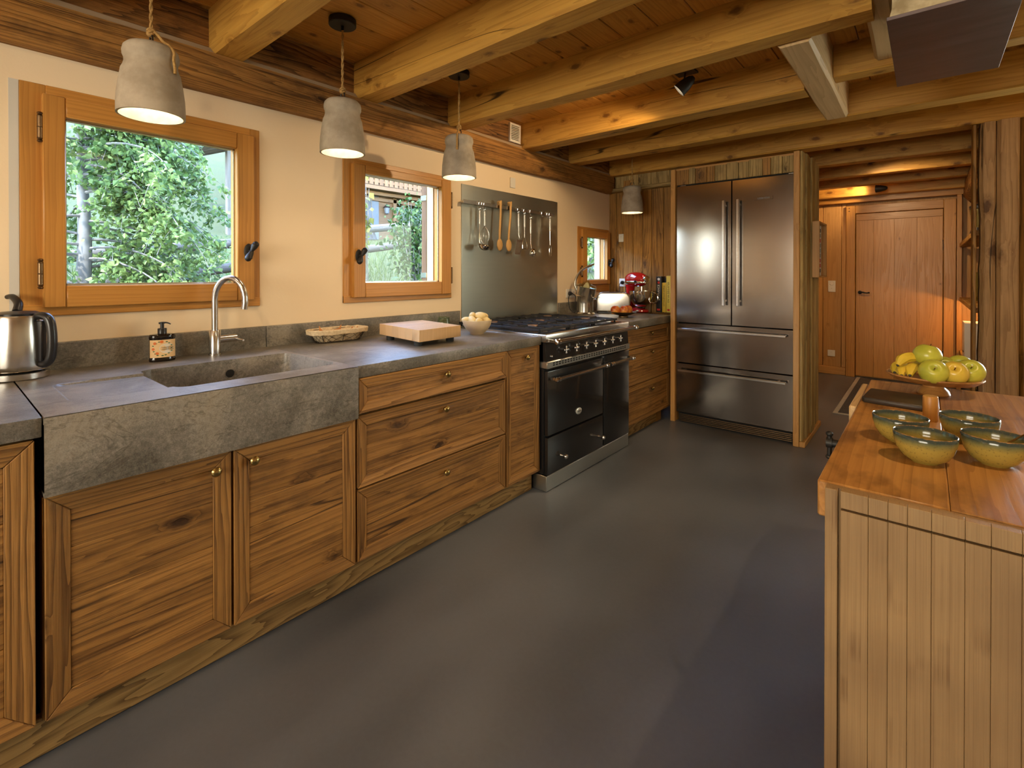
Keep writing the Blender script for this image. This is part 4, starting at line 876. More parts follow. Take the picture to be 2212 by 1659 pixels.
def kettle():
    x, y = .13, .205; T = thing('kettle', 'brushed steel electric kettle with black handle at the left edge', 'kettle', (x, y, TOP), .70, local=True)
    MB().lathe([(.078, 0), (.082, .004), (.082, .022), (.074, .026), (0, .026)], (0, 0, 0), n=40).obj('power_base', 'steel_brushed', T)
    MB().lathe([(.074, .030), (.078, .034), (.080, .05), (.078, .14), (.072, .215), (.070, .222), (.060, .226), (.0, .228)], (0, 0, 0), n=48).obj('body', 'steel_brushed', T)
    MB().lathe([(.058, .0), (.060, .006), (.045, .013), (0, .016)], (0, 0, .224), n=32).obj('lid', 'plastic_black', T)
    MB().tube([(-.035, .03, .235), (-.045, .045, .262), (-.075, .055, .285), (-.10, .058, .285)], [.014, .013, .011, .008], 10).obj('lid_handle', 'plastic_black', T)
    h = MB().tube([(.055, 0, .216), (.085, .0, .222), (.108, .0, .210), (.118, .0, .17), (.119, .0, .11), (.112, .0, .07), (.096, .0, .052), (.074, 0, .052)], [.012, .0135, .0145, .0145, .0145, .0145, .013, .012], 12).obj('handle', 'plastic_black', T)
    MB().box(.070, .092, -.010, .010, .060, .205).obj('handle_back', 'plastic_black', T, bevel=.003)
    MB().ball((.098, 0, .2255), .012, .010, .003, 16, 8).obj('switch_plate', 'white_print', h)
    MB().lathe([(.0, 0), (.014, 0), (.022, .03), (.016, .05), (0, .05)], (-.066, .0, .16), (-.55, 0, .75), 16).obj('spout', 'steel_brushed', T)
kettle()
def basket():
    x, y = .108, 1.455; T = thing('bread_basket', 'wire basket lined with linen, holding onions, against the upstand', 'basket', (x, y, TOP), 0, local=True)
    a0, b0, a1, b1, H = .047, .128, .072, .164, .064
    def ring(a, b, z, n=32, p=3.2):
        o = []
        for k in range(n):
            t_ = 2*PI*k/n; c, s_ = math.cos(t_), math.sin(t_); o.append((a*math.copysign(abs(c)**(2/p), c), b*math.copysign(abs(s_)**(2/p), s_), z))
        return o
    w = MB(); w.tube(ring(a0, b0, .003), .0022, 6, True); w.tube(ring(a1, b1, H), .0022, 6, True); w.obj('wire_frame', 'wire_dark', T)
    m = MB(); R0, R1 = ring(a0, b0, .003, 40), ring(a1, b1, H, 40)
    def P(k, t_): i_ = int(k) % 40; return tuple(Vector(R0[i_]).lerp(Vector(R1[i_]), t_))
    for k in range(0, 40, 2):
        for j in range(4):
            o = 0 if j % 2 == 0 else 1
            m.tube([P(k+o, j/4), P(k+1-o if o == 0 else k+o-1, (j+1)/4)], .0009, 4); m.tube([P(k+o, j/4), P(k+o-1 if o == 0 else k+2, (j+1)/4)], .0009, 4)
    m.obj('wire_mesh', 'wire_dark', T, kind='stuff')
    s_ = MB()
    for k in (0, 10, 20, 30, 5, 15, 25, 35): s_.tube([R0[k], R1[k]], .0017, 5)
    s_.obj('wire_stay', 'wire_dark', T)
    n = 40; vs = []; fs = []; prof = [(a0*.9, b0*.9, .006), (a0*.97, b0*.97, .012), (a1*.93, b1*.95, H-.006), (a1+.003, b1+.003, H+.008), (a1+.008, b1+.007, H+.004), (a1+.006, b1+.005, H-.018)]
    for a, b, z in prof:
        for q, p in enumerate(ring(a, b, z, n)): vs.append((p[0]+RND.uniform(-.0012, .0012), p[1]+RND.uniform(-.0012, .0012), z+RND.uniform(-.0018, .0018)))
    for j in range(len(prof)-1):
        for i_ in range(n): fs.append((j*n+i_, j*n+(i_+1) % n, (j+1)*n+(i_+1) % n, (j+1)*n+i_))
    fs.append(tuple(range(n))); MB().add(vs, fs).obj('linen_liner', 'linen', T)
    for k, (dx, dy, r, lab) in enumerate(((0, -.085, .030, 'brown onion at the left end of the wire basket'), (.01, -.02, .033, 'brown onion with a long stalk in the middle of the basket'), (-.005, .045, .029, 'brown onion right of the middle in the wire basket'), (.0, .10, .027, 'brown onion at the right end of the wire basket'))):
        MB().lathe([(0, 0), (r*.6, r*.12), (r, r*.75), (r*.85, r*1.35), (r*.35, r*1.75), (r*.12, r*2.1), (r*.08, r*2.6), (0, r*2.62)], (x+dx, y+dy, TOP+.014), (RND.uniform(-.5, .5), RND.uniform(-.6, .9), 1), 18).obj('onion', 'onion', label=lab, cat='onion', group='onions in the wire basket')
basket()
def chopping():
    T = thing('chopping_block', 'thick pale end-grain chopping block on the stone worktop', 'chopping board', (.44, 1.76, TOP))
    A, B, Cc, D = (.655, 1.578), (.640, 1.878), (.235, 1.945), (.222, 1.645)
    z0, z1 = .948, 1.008
    n = 6
    for k in range(n):
        for_pts = []
        t0, t1 = k/n, (k+1)/n
        def lp(p, q, t_): return (p[0]+(q[0]-p[0])*t_, p[1]+(q[1]-p[1])*t_)
        a, b = lp(D, A, t0), lp(D, A, t1); c, d_ = lp(Cc, B, t1), lp(Cc, B, t0)
        MB().prism([a, b, c, d_], 'z', z0, z1).obj('block_stave', 'wood_block', T, 'z', .0012)
    for u, v in ((.15, .12), (.85, .12), (.15, .88), (.85, .88)):
        p = lp(lp(D, A, u), lp(Cc, B, u), v); MB().cyl((p[0], p[1], TOP), (p[0], p[1], z0), .022, n=14).obj('foot', 'rubber', T)
chopping()
def bowl_of_potatoes():
    x, y = .475, 2.175; T = thing('bamboo_bowl', 'pale bamboo bowl full of small potatoes beside the cooker', 'bowl', (x, y, TOP))
    MB().lathe([(.040, 0), (.042, .004), (.045, .010), (.068, .030), (.084, .056), (.091, .086), (.087, .087), (.079, .058), (.062, .033), (.035, .016), (0, .014)], (x, y, TOP), n=40, cap=False).obj('bowl', 'bowl_bamboo', T)
    P = [(0, 0, .072, .045), (.045, .02, .088, .038), (-.045, .01, .088, .038), (.01, -.05, .09, .036), (-.01, .05, .09, .036), (.05, -.035, .086, .032), (-.05, -.04, .086, .032), (-.045, .045, .086, .030), (.02, .005, .112, .040), (-.025, -.015, .112, .034), (.01, .04, .108, .036)]
    names = ['deep in the middle of', 'at the rear right of', 'at the far left of', 'at the front of', 'at the back of', 'front right in', 'front left in', 'rear left in', 'largest, on top of', 'top left of', 'top back of']
    for k, (dx, dy, dz, r) in enumerate(P):
        b = MB().ball((0, 0, 0), r*.62, r*1.05, r*.62, 16, 10)
        b.xf(Matrix.Translation((x+dx, y+dy, TOP+dz)) @ Matrix.Rotation(RND.uniform(0, 3), 4, 'Z') @ Matrix.Rotation(RND.uniform(-.4, .4), 4, 'X'))
        b.obj('potato', 'potato', label='small yellow potato '+names[k]+' the bamboo bowl', cat='potato', group='potatoes in the bamboo bowl')
bowl_of_potatoes()
def jar():
    x, y = .105, 2.235; T = thing('glass_jar', 'small greenish glass jar behind the chopping block', 'jar', (x, y, TOP))
    MB().lathe([(0, 0), (.038, 0), (.043, .004), (.043, .055), (.038, .068), (.038, .075), (.042, .080), (.039, .081), (.035, .075), (.035, .068), (.040, .055), (.040, .006), (0, .005)], (x, y, TOP), n=32, cap=False).obj('glass', 'jar_glass', T)
    MB().lathe([(0, .006), (.039, .007), (.039, .030), (0, .031)], (x, y, TOP), n=28).obj('contents', 'linen', T)
jar()
def juicer():
    x, y = .185, 3.895; T = thing('citrus_juicer', 'brushed steel citrus juicer with long curved lever handle', 'juicer', (x, y, TOP), .70, local=True)
    MB().lathe([(.090, 0), (.092, .006), (.084, .014), (.078, .02), (.075, .10), (.080, .16), (.084, .165)], (0, 0, 0), n=40).obj('body', 'steel_brushed', T)
    MB().lathe([(.084, 0), (.086, .004), (.090, .075), (.092, .080), (.086, .080), (.05, .06), (0, .055)], (0, 0, .168), (.17, -.06, 1), 40).obj('filter_ring', 'steel_brushed', T)
    MB().lathe([(.094, 0), (.095, .006), (.075, .022), (.045, .028), (.022, .05), (.010, .068), (0, .070)], (.014, -.005, .248), (.17, -.06, 1), 36).obj('dome_lid', 'jar_glass', T)
    MB().lathe([(.034, 0), (.030, .02), (.014, .05), (0, .06)], (.010, -.004, .235), (.17, -.06, 1), 20).obj('reamer', 'linen', T)
    MB().tube([(-.078, .0, .215), (-.092, .002, .26), (-.085, .004, .32), (-.05, .004, .385), (.0, .002, .425), (.05, 0, .445), (.085, 0, .462)], [.014, .016, .016, .015, .015, .017, .009], 12, flat=.7).obj('lever', 'steel_satin', T)
    MB().cyl((.06, -.06, .155), (.09, -.09, .150), .008, n=12).obj('pour_spout', 'steel_brushed', T)
    MB().tube([(-.07, -.02, .03), (-.11, -.03, .02), (-.14, 0, .05), (-.15, .02, .14), (-.14, -.06, .20)], .004, 6).obj('power_cord', 'rubber', T)
juicer()
def toaster():
    x, y = .315, 4.195; T = thing('toaster', 'rounded brushed steel toaster between juicer and mixer', 'toaster', (x, y, TOP), .42, local=True)
    L, W_, H = .155, .085, .195; poly = []
    for k in range(9): a = PI/2*k/8; poly.append((L-.06+.06*math.cos(a), H-.06+.06*math.sin(a)))
    for k in range(9): a = PI/2+PI/2*k/8; poly.append((-L+.06+.06*math.cos(a), H-.06+.06*math.sin(a)))
    poly += [(-L, .014), (L, .014)]
    MB().prism(poly, 'y', -W_, W_).obj('shell', 'steel_satin', T, bevel=.012, seg=3)
    bx(-L+.012, L-.012, -W_+.008, W_-.008, 0, .016).obj('base', 'plastic_black', T, bevel=.003)
    for q in (-.03, .03): bx(-.105, .105, q-.014, q+.014, H-.0005, H+.0006).obj('slot', 'black_gap', T)
    MB().cyl((-L-.002, -.02, .12), (-L-.022, -.02, .12), .010, n=12).obj('lever', 'chrome', T); MB().cyl((-L-.002, .03, .05), (-L-.012, .03, .05), .011, n=14).obj('dial', 'plastic_black', T)
toaster()
def mixer():
    x, y = .40, 4.50; T = thing('stand_mixer', 'glossy red stand mixer with steel bowl in the alcove', 'mixer', (x, y, TOP), -.45, local=True); T.scale = (1.1, 1.1, 1.1)
    b = MB(); n = 28; vs = []
    MB().lathe([(0, 0), (.075, 0), (.078, .006), (.074, .02), (.05, .032), (.03, .036), (0, .037)], (.02, 0, 0), n=36, sx=1.5, sy=1.05).obj('base', 'red_enamel', T)
    MB().lathe([(.05, 0), (.043, .05), (.038, .12), (.042, .19), (.05, .22)], (-.085, 0, .02), n=24, sx=.8).obj('column', 'red_enamel', T)
    h = MB().ball((0, 0, 0), .150, .062, .066, 32, 20)
    h.xf(Matrix.Translation((.0, 0, .288)) @ Matrix.Rotation(.03, 4, 'Y')).obj('motor_head', 'red_enamel', T)
    bd = MB().lathe([(.0655, -.010), (.0665, -.008), (.0665, .008), (.0655, .010)], (0, 0, .262), n=40, cap=False, sx=2.22, sy=.93).obj('chrome_band', 'chrome', T)
    MB().lathe([(.030, 0), (.031, .004), (.031, .020), (.024, .026), (0, .027)], (.128, 0, .29), (1, 0, .05), 20).obj('attachment_hub', 'chrome', T)
    MB().ball((.06, -.064, .268), .011, .010, .011, 12, 8).obj('speed_knob', 'plastic_black', T)
    MB().cyl((.075, 0, .225), (.075, 0, .17), .018, n=16).obj('beater_shaft', 'chrome', T)
    bo = MB().lathe([(.036, 0), (.038, .012), (.062, .022), (.088, .055), (.101, .10), (.104, .148), (.107, .150), (.102, .150), (.099, .10), (.085, .058), (.06, .028), (0, .02)], (.07, 0, .036), n=44, cap=False).obj('mixing_bowl', 'chrome', T)
    MB().tube([(.152, .04, .175), (.200, .055, .165), (.215, .06, .12), (.19, .052, .085), (.145, .04, .085)], .006, 8).obj('bowl_handle', 'chrome', bo)
    MB().tube([(-.12, .0, .30), (-.15, .05, .22), (-.14, .09, .10), (-.10, .13, .02), (-.16, .13, .20)], .004, 6).obj('power_cord', 'rubber', T)
mixer()
def book(lab, x0, x1, y0, h, mat, title, tcol, red, dp=.10):
    T = thing('cookbook', lab, 'book', ((x0+x1)/2, y0+.06, TOP), group='cookbooks beside the refrigerator')
    bx(x0, x1, y0, y0+dp, TOP, TOP+h).obj('cover', mat, T, bevel=.0025, seg=2); bx(x0+.003, x1-.003, y0+.004, y0+dp-.0015, TOP+h-.002, TOP+h+.0004).obj('page_block', 'paper', T)
    text(title, (x1-x0)*.55, tcol, T, axes(((x0+x1)/2, y0-.0006, TOP+h*.55), (0, 0, 1), (-1, 0, 0)), 'spine_title')
    if red: bx(x0+.010, x1-.010, y0-.0008, y0, TOP+.014, TOP+.032).obj('publisher_mark', 'red_print', T)
    return T
b1 = book('thick black cookbook with white spine lettering', .575, .628, 4.565, .345, 'black_cover', 'LA FRANCE', 'white_print', True)
MB().lathe([(0, 0), (.012, 0), (0, .0008)], (.6015, 4.565, TOP+.285), (0, -1, 0), 16).obj('red_dot', 'red_print', b1); MB().lathe([(.009, 0), (.013, 0), (.009, .0008)], (.6015, 4.565, TOP+.318), (0, -1, 0), 16).obj('spine_emblem', 'white_print', b1)
book('shorter yellow cookbook in the middle of the three', .634, .672, 4.57, .285, 'yellow_cover', 'OTTOLENGHI SIMPLE', 'dark_print', False, .054)
book('pale yellow cookbook next to the refrigerator stile', .678, .722, 4.565, .35, 'yellow_cover_pale', 'ON VA D\u00c9GUSTER', 'dark_print', True)
bx(.634, .672, 4.628, 4.655, TOP, TOP+.335).obj('cookbook', 'black_cover', bevel=.002, label='dark red-brown book peeking out behind the shorter yellow cookbook', cat='book')
def dish():
    x, y = .605, 3.83; T = thing('fruit_dish', 'shallow dark metal dish holding nectarines on the stone worktop', 'dish', (x, y, TOP))
    MB().lathe([(.040, 0), (.040, .010), (.030, .014), (.060, .020), (.095, .034), (.112, .046), (.108, .047), (.09, .038), (.05, .024), (0, .020)], (x, y, TOP), n=40).obj('dish', 'bronze', T)
    for s_ in (-1, 1): MB().tube([(x+s_*.06, y+s_*.085, TOP+.045), (x+s_*.075, y+s_*.105, TOP+.055), (x+s_*.09, y+s_*.10, TOP+.05), (x+s_*.08, y+s_*.07, TOP+.045)], .004, 6).obj('side_handle', 'steel_satin', T)
    for dx, dy, lab in ((-.045, -.045, 'red nectarine at the left of the metal dish'), (.02, -.012, 'large orange-red nectarine at the front of the metal dish'), (.015, .068, 'red nectarine at the right of the metal dish')):
        MB().lathe([(0, .004), (.012, 0), (.034, .010), (.0415, .036), (.036, .058), (.018, .073), (.006, .071), (0, .066)], (x+dx, y+dy, TOP+.024), (RND.uniform(-.2, .2), RND.uniform(-.2, .2), 1), 26).obj('nectarine', 'nectarine', label=lab, cat='nectarine', group='nectarines in the metal dish')
dish()
# ------------------------------------------------------------------ sockets, switch plates, vent
def plate(nm, lab, o, right, up, w_, h_, mat='plastic_white', holes=()):
    R_, U = Vector(right), Vector(up); N = R_.cross(U); T = thing(nm, lab, 'socket' if 'socket' in nm else 'wall plate', o)
    o = Vector(o)
    def pr(a, b, c, d_, t0, t1): return MB().hexa([tuple(o+R_*u+U*v+N*t_) for t_ in (t0, t1) for u, v in ((a, c), (b, c), (b, d_), (a, d_))])
    pr(-w_/2, w_/2, -h_/2, h_/2, 0, .008).obj('faceplate', mat, T, bevel=.0015)
    for (u, v, r, knd) in holes:
        c = o+R_*u+U*v+N*.008
        if knd == 'dial': MB().lathe([(r, 0), (r, .006), (r*.9, .009), (0, .009)], c, N, 24).obj('dimmer_dial', mat, T)
        else:
            s_ = MB().lathe([(r, .0005), (r*.96, .0015), (r*.9, .0015), (r*.88, -.006), (0, -.006)], c, N, 24, cap=False).obj('socket_well', mat, T)
            k = MB()
            for q in (-.0095, .0095): k.add([*(c+R_*(q+.0025*math.cos(t_))+U*(.0025*math.sin(t_))-N*.0050 for t_ in [2*PI*i/8 for i in range(8)])], [tuple(range(8))])
            k.obj('pin_holes', 'black_gap', T); MB().cyl(c+U*.011-N*.006, c+U*.011+N*.004, .0025, n=8).obj('earth_pin', 'steel_satin', T)
    return T
YX = ((0, 1, 0), (0, 0, 1)); XX = ((1, 0, 0), (0, 0, 1))
plate('blank_plate', 'white blank wall plate above the steel splashback', (.001, 3.075, 2.032), *YX, .062, .082)
s1 = plate('wall_socket', 'white double socket on the plaster beside the juicer', (.001, 3.93, 1.105), *YX, .15, .082, holes=((-.036, 0, .021, 's'), (.036, 0, .021, 's')))
s2 = plate('wall_socket', 'white socket plate high on the old planks of the alcove', (.145, 4.676, 1.665), *XX, .055, .082, holes=((0, .0, .012, 's'),))
s3 = plate('wall_socket', 'white double socket behind the red mixer', (.20, 4.676, 1.20), *XX, .15, .082, holes=((-.036, 0, .021, 's'), (.036, 0, .021, 's')))
plate('wall_socket', 'white dimmer and socket plate beside the hallway door', (1.655, 7.498, 1.13), *XX, .080, .145, holes=((0, .036, .024, 'dial'), (0, -.036, .021, 's')))
plate('wall_socket', 'small white socket low on the hallway wall', (1.652, 7.498, .27), *XX, .080, .080, holes=((0, 0, .021, 's'),))
def plug(lab, p, d, end):
    p, d = Vector(p), Vector(d); T = thing('power_plug', lab, 'plug', tuple(p)); MB().lathe([(.019, 0), (.019, .018), (.012, .03), (.006, .042), (0, .042)], p, d, 16).obj('plug_body', 'rubber', T)
    q = p+d*.04; MB().tube([q, q+d*.03+Vector((0, 0, -.02)), q+d*.03+Vector((0, 0, -.07)), Vector(end)+Vector((0, 0, .06)), end], .0035, 6).obj('cable', 'rubber', T)
plug('black plug of the juicer in the plaster wall socket', (.009, 3.895, 1.105), (1, 0, 0), (.10, 3.87, .95))
plug('left black plug in the double socket behind the mixer', (.165, 4.668, 1.20), (0, -1, 0), (.16, 4.60, .94)); plug('right black plug in the double socket behind the mixer', (.235, 4.668, 1.20), (0, -1, 0), (.25, 4.60, .94))
vt = thing('vent_grille', 'white louvred vent grille on the dark wall beam', 'vent', (.064, 3.02, 2.355))
vo_ = (.064, .078); fr_ = MB()
for q in ((2.955, 2.970, 2.335, 2.485), (3.072, 3.087, 2.335, 2.485), (2.97, 3.072, 2.335, 2.350), (2.97, 3.072, 2.470, 2.485)): fr_.box(.063, .080, *q)
fr_.obj('vent_frame', 'plastic_white', vt, bevel=.001); bx(.063, .066, 2.97, 3.072, 2.35, 2.47).obj('vent_back', 'dark_print', vt)
for k in range(9): MB().hexa([(.066, 2.97, 2.352+k*.0132), (.078, 2.97, 2.350+k*.0132), (.078, 3.072, 2.350+k*.0132), (.066, 3.072, 2.352+k*.0132), (.066, 2.97, 2.362+k*.0132), (.078, 2.97, 2.354+k*.0132), (.078, 3.072, 2.354+k*.0132), (.066, 3.072, 2.362+k*.0132)]).obj('louvre', 'plastic_white', vt)
# ================================================================== ISLAND BENCH
IZ = .92
def island():
    T = thing('island_bench', 'old wooden workbench island with bamboo end panel and vise', 'kitchen island', (2.9, 1.55, 0))
    ys = [1.032, 1.24, 1.46, 1.69, 1.90, 2.125]
    xs = [2.440, 2.62, 2.83, 3.04, 3.30]
    for k in range(4): bx(xs[k]+.0003, xs[k+1]-.0003, 1.032, 2.125, IZ-.065, IZ).obj('top_plank', 'wood_bench', T, 'y', .003 if k == 0 else .0008)
    bx(2.52, 3.24, 1.06, 2.08, .10, IZ-.065).obj('carcass', 'wood_bench', T, 'z', .004)
    for x in (2.50, 3.16):
        for y in (1.05, 1.99): bx(x, x+.10, y, y+.10, 0, IZ-.065).obj('leg', 'wood_bench', T, 'z', .005)
    p = bx(2.456, 3.30, 1.016, 1.030, .03, IZ-.002).obj('end_panel', 'bamboo', T, 'z')
    bx(2.456, 2.4745, 1.000, 1.016, .03, IZ).obj('panel_border', 'bamboo', p, 'z', .0012)
    x = 2.4785
    while x < 3.29:
        w_ = RND.uniform(.024, .040); bx(x+.0002, min(3.30, x+w_)-.0002, 1.001+RND.uniform(0, .0006), 1.016, .03, IZ-.033).obj('bamboo_strip', 'bamboo', p, 'z', .0006)
        bx(x+.0002, min(3.30, x+w_)-.0002, 1.000+RND.uniform(0, .0005), 1.016, IZ-.029, IZ).obj('panel_border', 'bamboo', p, 'z', .0006); x += w_
    j = bx(2.418, 2.438, 1.72, 2.10, IZ-.085, IZ-.012).obj('vise_jaw', 'wood_pale', T, 'y', .004)
    v = MB().cyl((2.44, 1.365, .893), (2.412, 1.365, .893), .009, n=14); v.cyl((2.416, 1.365, .862), (2.416, 1.365, .912), .005, n=12)
    v.ball((2.416, 1.365, .914), .008, .008, .006, 12, 8); v.ball((2.416, 1.365, .860), .008, .008, .006, 12, 8); v.cyl((2.410, 1.365, .893), (2.422, 1.365, .893), .012, n=14)
    v.obj('vise_screw', 'iron_black', T)
island()
def cbowl(lab, x, y, r=.0505, h=.057):
    b = MB().lathe([(.0, .004), (.020, .004), (.022, 0), (.025, .003), (.0365, .011), (.0455, .026), (.0497, .043), (r, h-.001), (r-.0015, h), (r-.003, h-.002), (.0465, .042), (.042, .026), (.030, .013), (0, .009)], (x, y, IZ), n=56, cap=False)
    return b.obj('ceramic_bowl', 'glazed_ceramic', angle=80, label=lab, cat='bowl', group='olive glazed bowls on the island')
cbowl('olive glazed bowl at the back left, bluish on its side', 2.546, 1.385); cbowl('olive glazed bowl at the back right, behind the one with a spoon', 2.662, 1.478)
cbowl('olive glazed bowl in front, nearest the bench corner', 2.588, 1.265); cbowl('olive glazed bowl at the right edge with a spoon in it', 2.692, 1.335)
sp = thing('steel_spoon', 'steel spoon leaning in the right-hand glazed bowl', 'spoon', (2.70, 1.34, IZ+.02))
MB().tube([(2.690, 1.345, IZ+.022), (2.715, 1.35, IZ+.045), (2.745, 1.358, IZ+.068), (2.80, 1.372, IZ+.095)], [.004, .003, .003, .005], 8, flat=.5).obj('shaft', 'chrome', sp)
MB().ball((2.682, 1.343, IZ+.017), .016, .011, .004, 14, 8).obj('spoon_bowl', 'chrome', sp)
sl = MB().prism([(2.447, 1.745), (2.452, 1.735), (2.60, 1.712), (2.606, 1.72), (2.612, 1.86), (2.606, 1.868), (2.462, 1.885), (2.456, 1.88)], 'z', IZ, IZ+.016).obj('slate_board', 'slate', bevel=.003, label='dark slate serving board lying on the island', cat='serving board')
MB().lathe([(.0145, 0), (.0155, .002), (.0155, .060), (.014, .063), (0, .063)], (2.598, 1.625, IZ), n=24).obj('wooden_cylinder', 'wood_window', grain='z', label='small upright wooden cylinder between bowls and slate', cat='wooden block')
def stand():
    cx, cy = 2.607, 1.99; T = thing('fruit_stand', 'round wooden pedestal dish with apples and bananas', 'fruit stand', (cx, cy, IZ))
    MB().lathe([(.038, 0), (.040, .004), (.036, .014), (.026, .024), (.026, .034)], (cx, cy, IZ), n=36).obj('foot', 'wood_bench', T, 'x')
    MB().lathe([(0, .034), (.055, .034), (.098, .042), (.116, .057), (.115, .061), (.110, .061), (.095, .053), (.055, .047), (0, .046)], (cx, cy, IZ), n=56).obj('plate', 'wood_bench', T, 'x')
    r = Vector((.764, .645, 0)); f = Vector((-.645, .764, 0)); c = Vector((cx, cy, IZ+.048))
    ap = [(2.592, 1.955, 1.008, .036, 'apple', 'green apple at the top of the pile beside the bananas'), (2.606, 1.896, .968, .036, 'apple', 'yellow-green apple at the front of the fruit stand'), (2.652, 1.924, .968, .034, 'apple_gold', 'golden apple front centre of the fruit stand'), (2.688, 1.968, .970, .035, 'apple', 'yellow-green apple at the right rim of the fruit stand'), (2.632, 2.03, .968, .033, 'apple', 'apple at the back, half hidden by the front apples'), (2.668, 2.046, .970, .035, 'apple', 'green apple at the back right of the stand')]
    for px, py, pz, q, m, lab in ap:
        p = Vector((px, py, pz))
        tilt = (RND.uniform(-.3, .3), -1.0+RND.uniform(-.3, .3), .55) if pz < .99 else (.2, .1, 1)
        ax = Vector(tilt).normalized(); cen = p+Vector((0, 0, q)); base = cen-ax*q*.92
        A = thing('apple', lab, 'apple', tuple(p), group='apples on the fruit stand')
        pr = []
        for k in range(19):
            th = PI*k/18; rho = math.sin(th)*(1+.06*math.cos(th)); zz = .92-.92*math.cos(th)+.22*math.exp(-(rho/.22)**2)*(1 if th < 1.5 else -1.7); pr.append((q*rho if 0 < k < 18 else 0, q*zz))
        MB().lathe(pr, base, ax, 30).obj('flesh', m, A, angle=180)
        MB().cyl(base+ax*q*1.5, base+ax*q*1.88+Vector((.002, 0, 0)), .0016, n=6).obj('stalk', 'bronze', A)
    for k, (a, b, lab) in enumerate((((2.523, 1.915, 1.010), (2.575, 1.955, 1.030), 'uppermost banana on the fruit stand'), ((2.552, 1.905, .984), (2.578, 1.985, .998), 'front banana lying against the yellow-green apple'), ((2.532, 1.912, .980), (2.552, 1.99, .990), 'lower left banana with a dark tip'), ((2.514, 1.945, .982), (2.545, 2.02, .990), 'banana at the left rim with a green tip'))):
        a, b = Vector(a), Vector(b); pts = []; rad = []
        for q in range(11):
            t_ = q/10; pts.append(a.lerp(b, t_)+Vector((-.008*math.sin(PI*t_), 0, .012*math.sin(PI*t_)))); rad.append(.0155*min(1, .42+2.2*min(t_, 1-t_)))
        B = thing('banana', lab, 'banana', tuple(a), group='bananas on the fruit stand')
        MB().tube(pts, rad, 8).obj('peel', 'banana', B, angle=35); MB().ball(tuple(pts[0]), .0045, .0045, .0045, 8, 6).obj('tip', 'dark_print', B)
stand()
# ================================================================== CHIMNEY BREAST AND PLATE
def stonebox(nm, x0, x1, y0, y1, z0, z1, n, **kw):
    bm = bmesh.new(); bmesh.ops.create_cube(bm, size=1.0); bmesh.ops.subdivide_edges(bm, edges=bm.edges, cuts=n, use_grid_fill=True)
    vs = []
    for v in bm.verts:
        p = Vector((x0+(v.co.x+.5)*(x1-x0), y0+(v.co.y+.5)*(y1-y0), z0+(v.co.z+.5)*(z1-z0))); d_ = .009*mnoise.fractal(p*11, .9, 2.0, 4)
        vs.append(p+Vector((d_, d_*.8, d_*.4)))
    bm.verts.index_update(); fs = [[v.index for v in f.verts] for f in bm.faces]; bm.free()
    return MB().add(vs, fs).obj(nm, 'rough_stone', angle=20, **kw)
stonebox('chimney_breast', 2.498, 2.795, 2.005, 2.695, 2.118, 2.50, 14, label='rough stone chimney breast hanging above the steel plate', cat='chimney')
bx(2.488, 2.803, 1.985, 2.712, 2.100, 2.112).obj('chimney_plate', 'hood_plate', bevel=.001, label='dark steel plate under the stone chimney breast', cat='metal plate')
# ================================================================== POSTS, SHELVES, PICTURE, RUG
def post(lab, x0, x1, y0, y1, seed, rough_left=0.0, mat='wood_post'):
    n = 40; vs = []; fs = []; m = 8
    for k in range(n+1):
        z = 2.305*k/n; w = lambda s_: mnoise.noise(Vector((z*2.3, s_*4.1, seed)))
        l = rough_left*(w(1)+.35*mnoise.noise(Vector((z*11, 3, seed)))); a = x0+l; b = x1+.004*w(2); c_ = .016
        sec = [(a, y0+c_*1.6), (a+c_*1.2, y0+.003*w(3)), ((a+b)/2, y0-.004+.003*w(4)), (b-c_*.5, y0+.003*w(5)), (b, y0+c_*.6), (b, y1), ((a+b)/2, y1), (a, y1)]
        vs += [(p[0], p[1], z) for p in sec]
    for k in range(n):
        for j in range(m): fs.append((k*m+j, k*m+(j+1) % m, (k+1)*m+(j+1) % m, (k+1)*m+j))
    fs += [tuple(range(m))[::-1], tuple(range(n*m, n*m+m))]
    return MB().add(vs, fs).obj('timber_post', mat, grain='z', label=lab, cat='post', group='timber posts beside the hallway', angle=30)
post('rough-edged timber post beside the hallway shelves', 2.862, 2.938, 4.56, 4.72, 5, .012); post('smooth timber post with dark knots, right of the rough-edged one', 2.942, 3.047, 4.55, 4.73, 6, .002)
post('dark timber post at the right edge of the picture', 3.052, 3.20, 4.58, 4.76, 7, .002, 'wood_alcove')
bx(2.826, 2.846, 4.585, 4.74, 0, 2.305).obj('post_cover_board', 'wood_alcove', grain='z', bevel=.004, label='narrow dark board along the left side of the posts', cat='board')
for z, lab in ((1.585, 'upper hallway shelf carrying the blender'), (.985, 'middle hallway shelf carrying the glass dome'), (.40, 'lower hallway shelf carrying the white box')):
    bx(2.865, 3.15, 5.25, 7.38, z, z+.045).obj('wall_shelf', 'wood_alcove', grain='y', bevel=.005, label=lab, cat='shelf', group='hallway shelves')
bl = thing('blender', 'blender with clear jug and dark base on the upper hallway shelf', 'blender', (2.955, 6.3, 1.63))
MB().lathe([(.065, 0), (.06, .05), (.045, .09)], (2.955, 6.3, 1.63), n=20).obj('motor_base', 'plastic_black', bl); MB().lathe([(.045, .09), (.065, .27), (.06, .27), (.04, .095)], (2.955, 6.3, 1.63), n=20, cap=False).obj('jug', 'jar_glass', bl); MB().lathe([(.066, .27), (.066, .29), (.03, .31), (0, .31)], (2.955, 6.3, 1.63), n=20).obj('lid', 'plastic_black', bl)
cl = thing('glass_dome', 'clear glass dome on the middle hallway shelf', 'glass dome', (2.965, 6.05, 1.03))
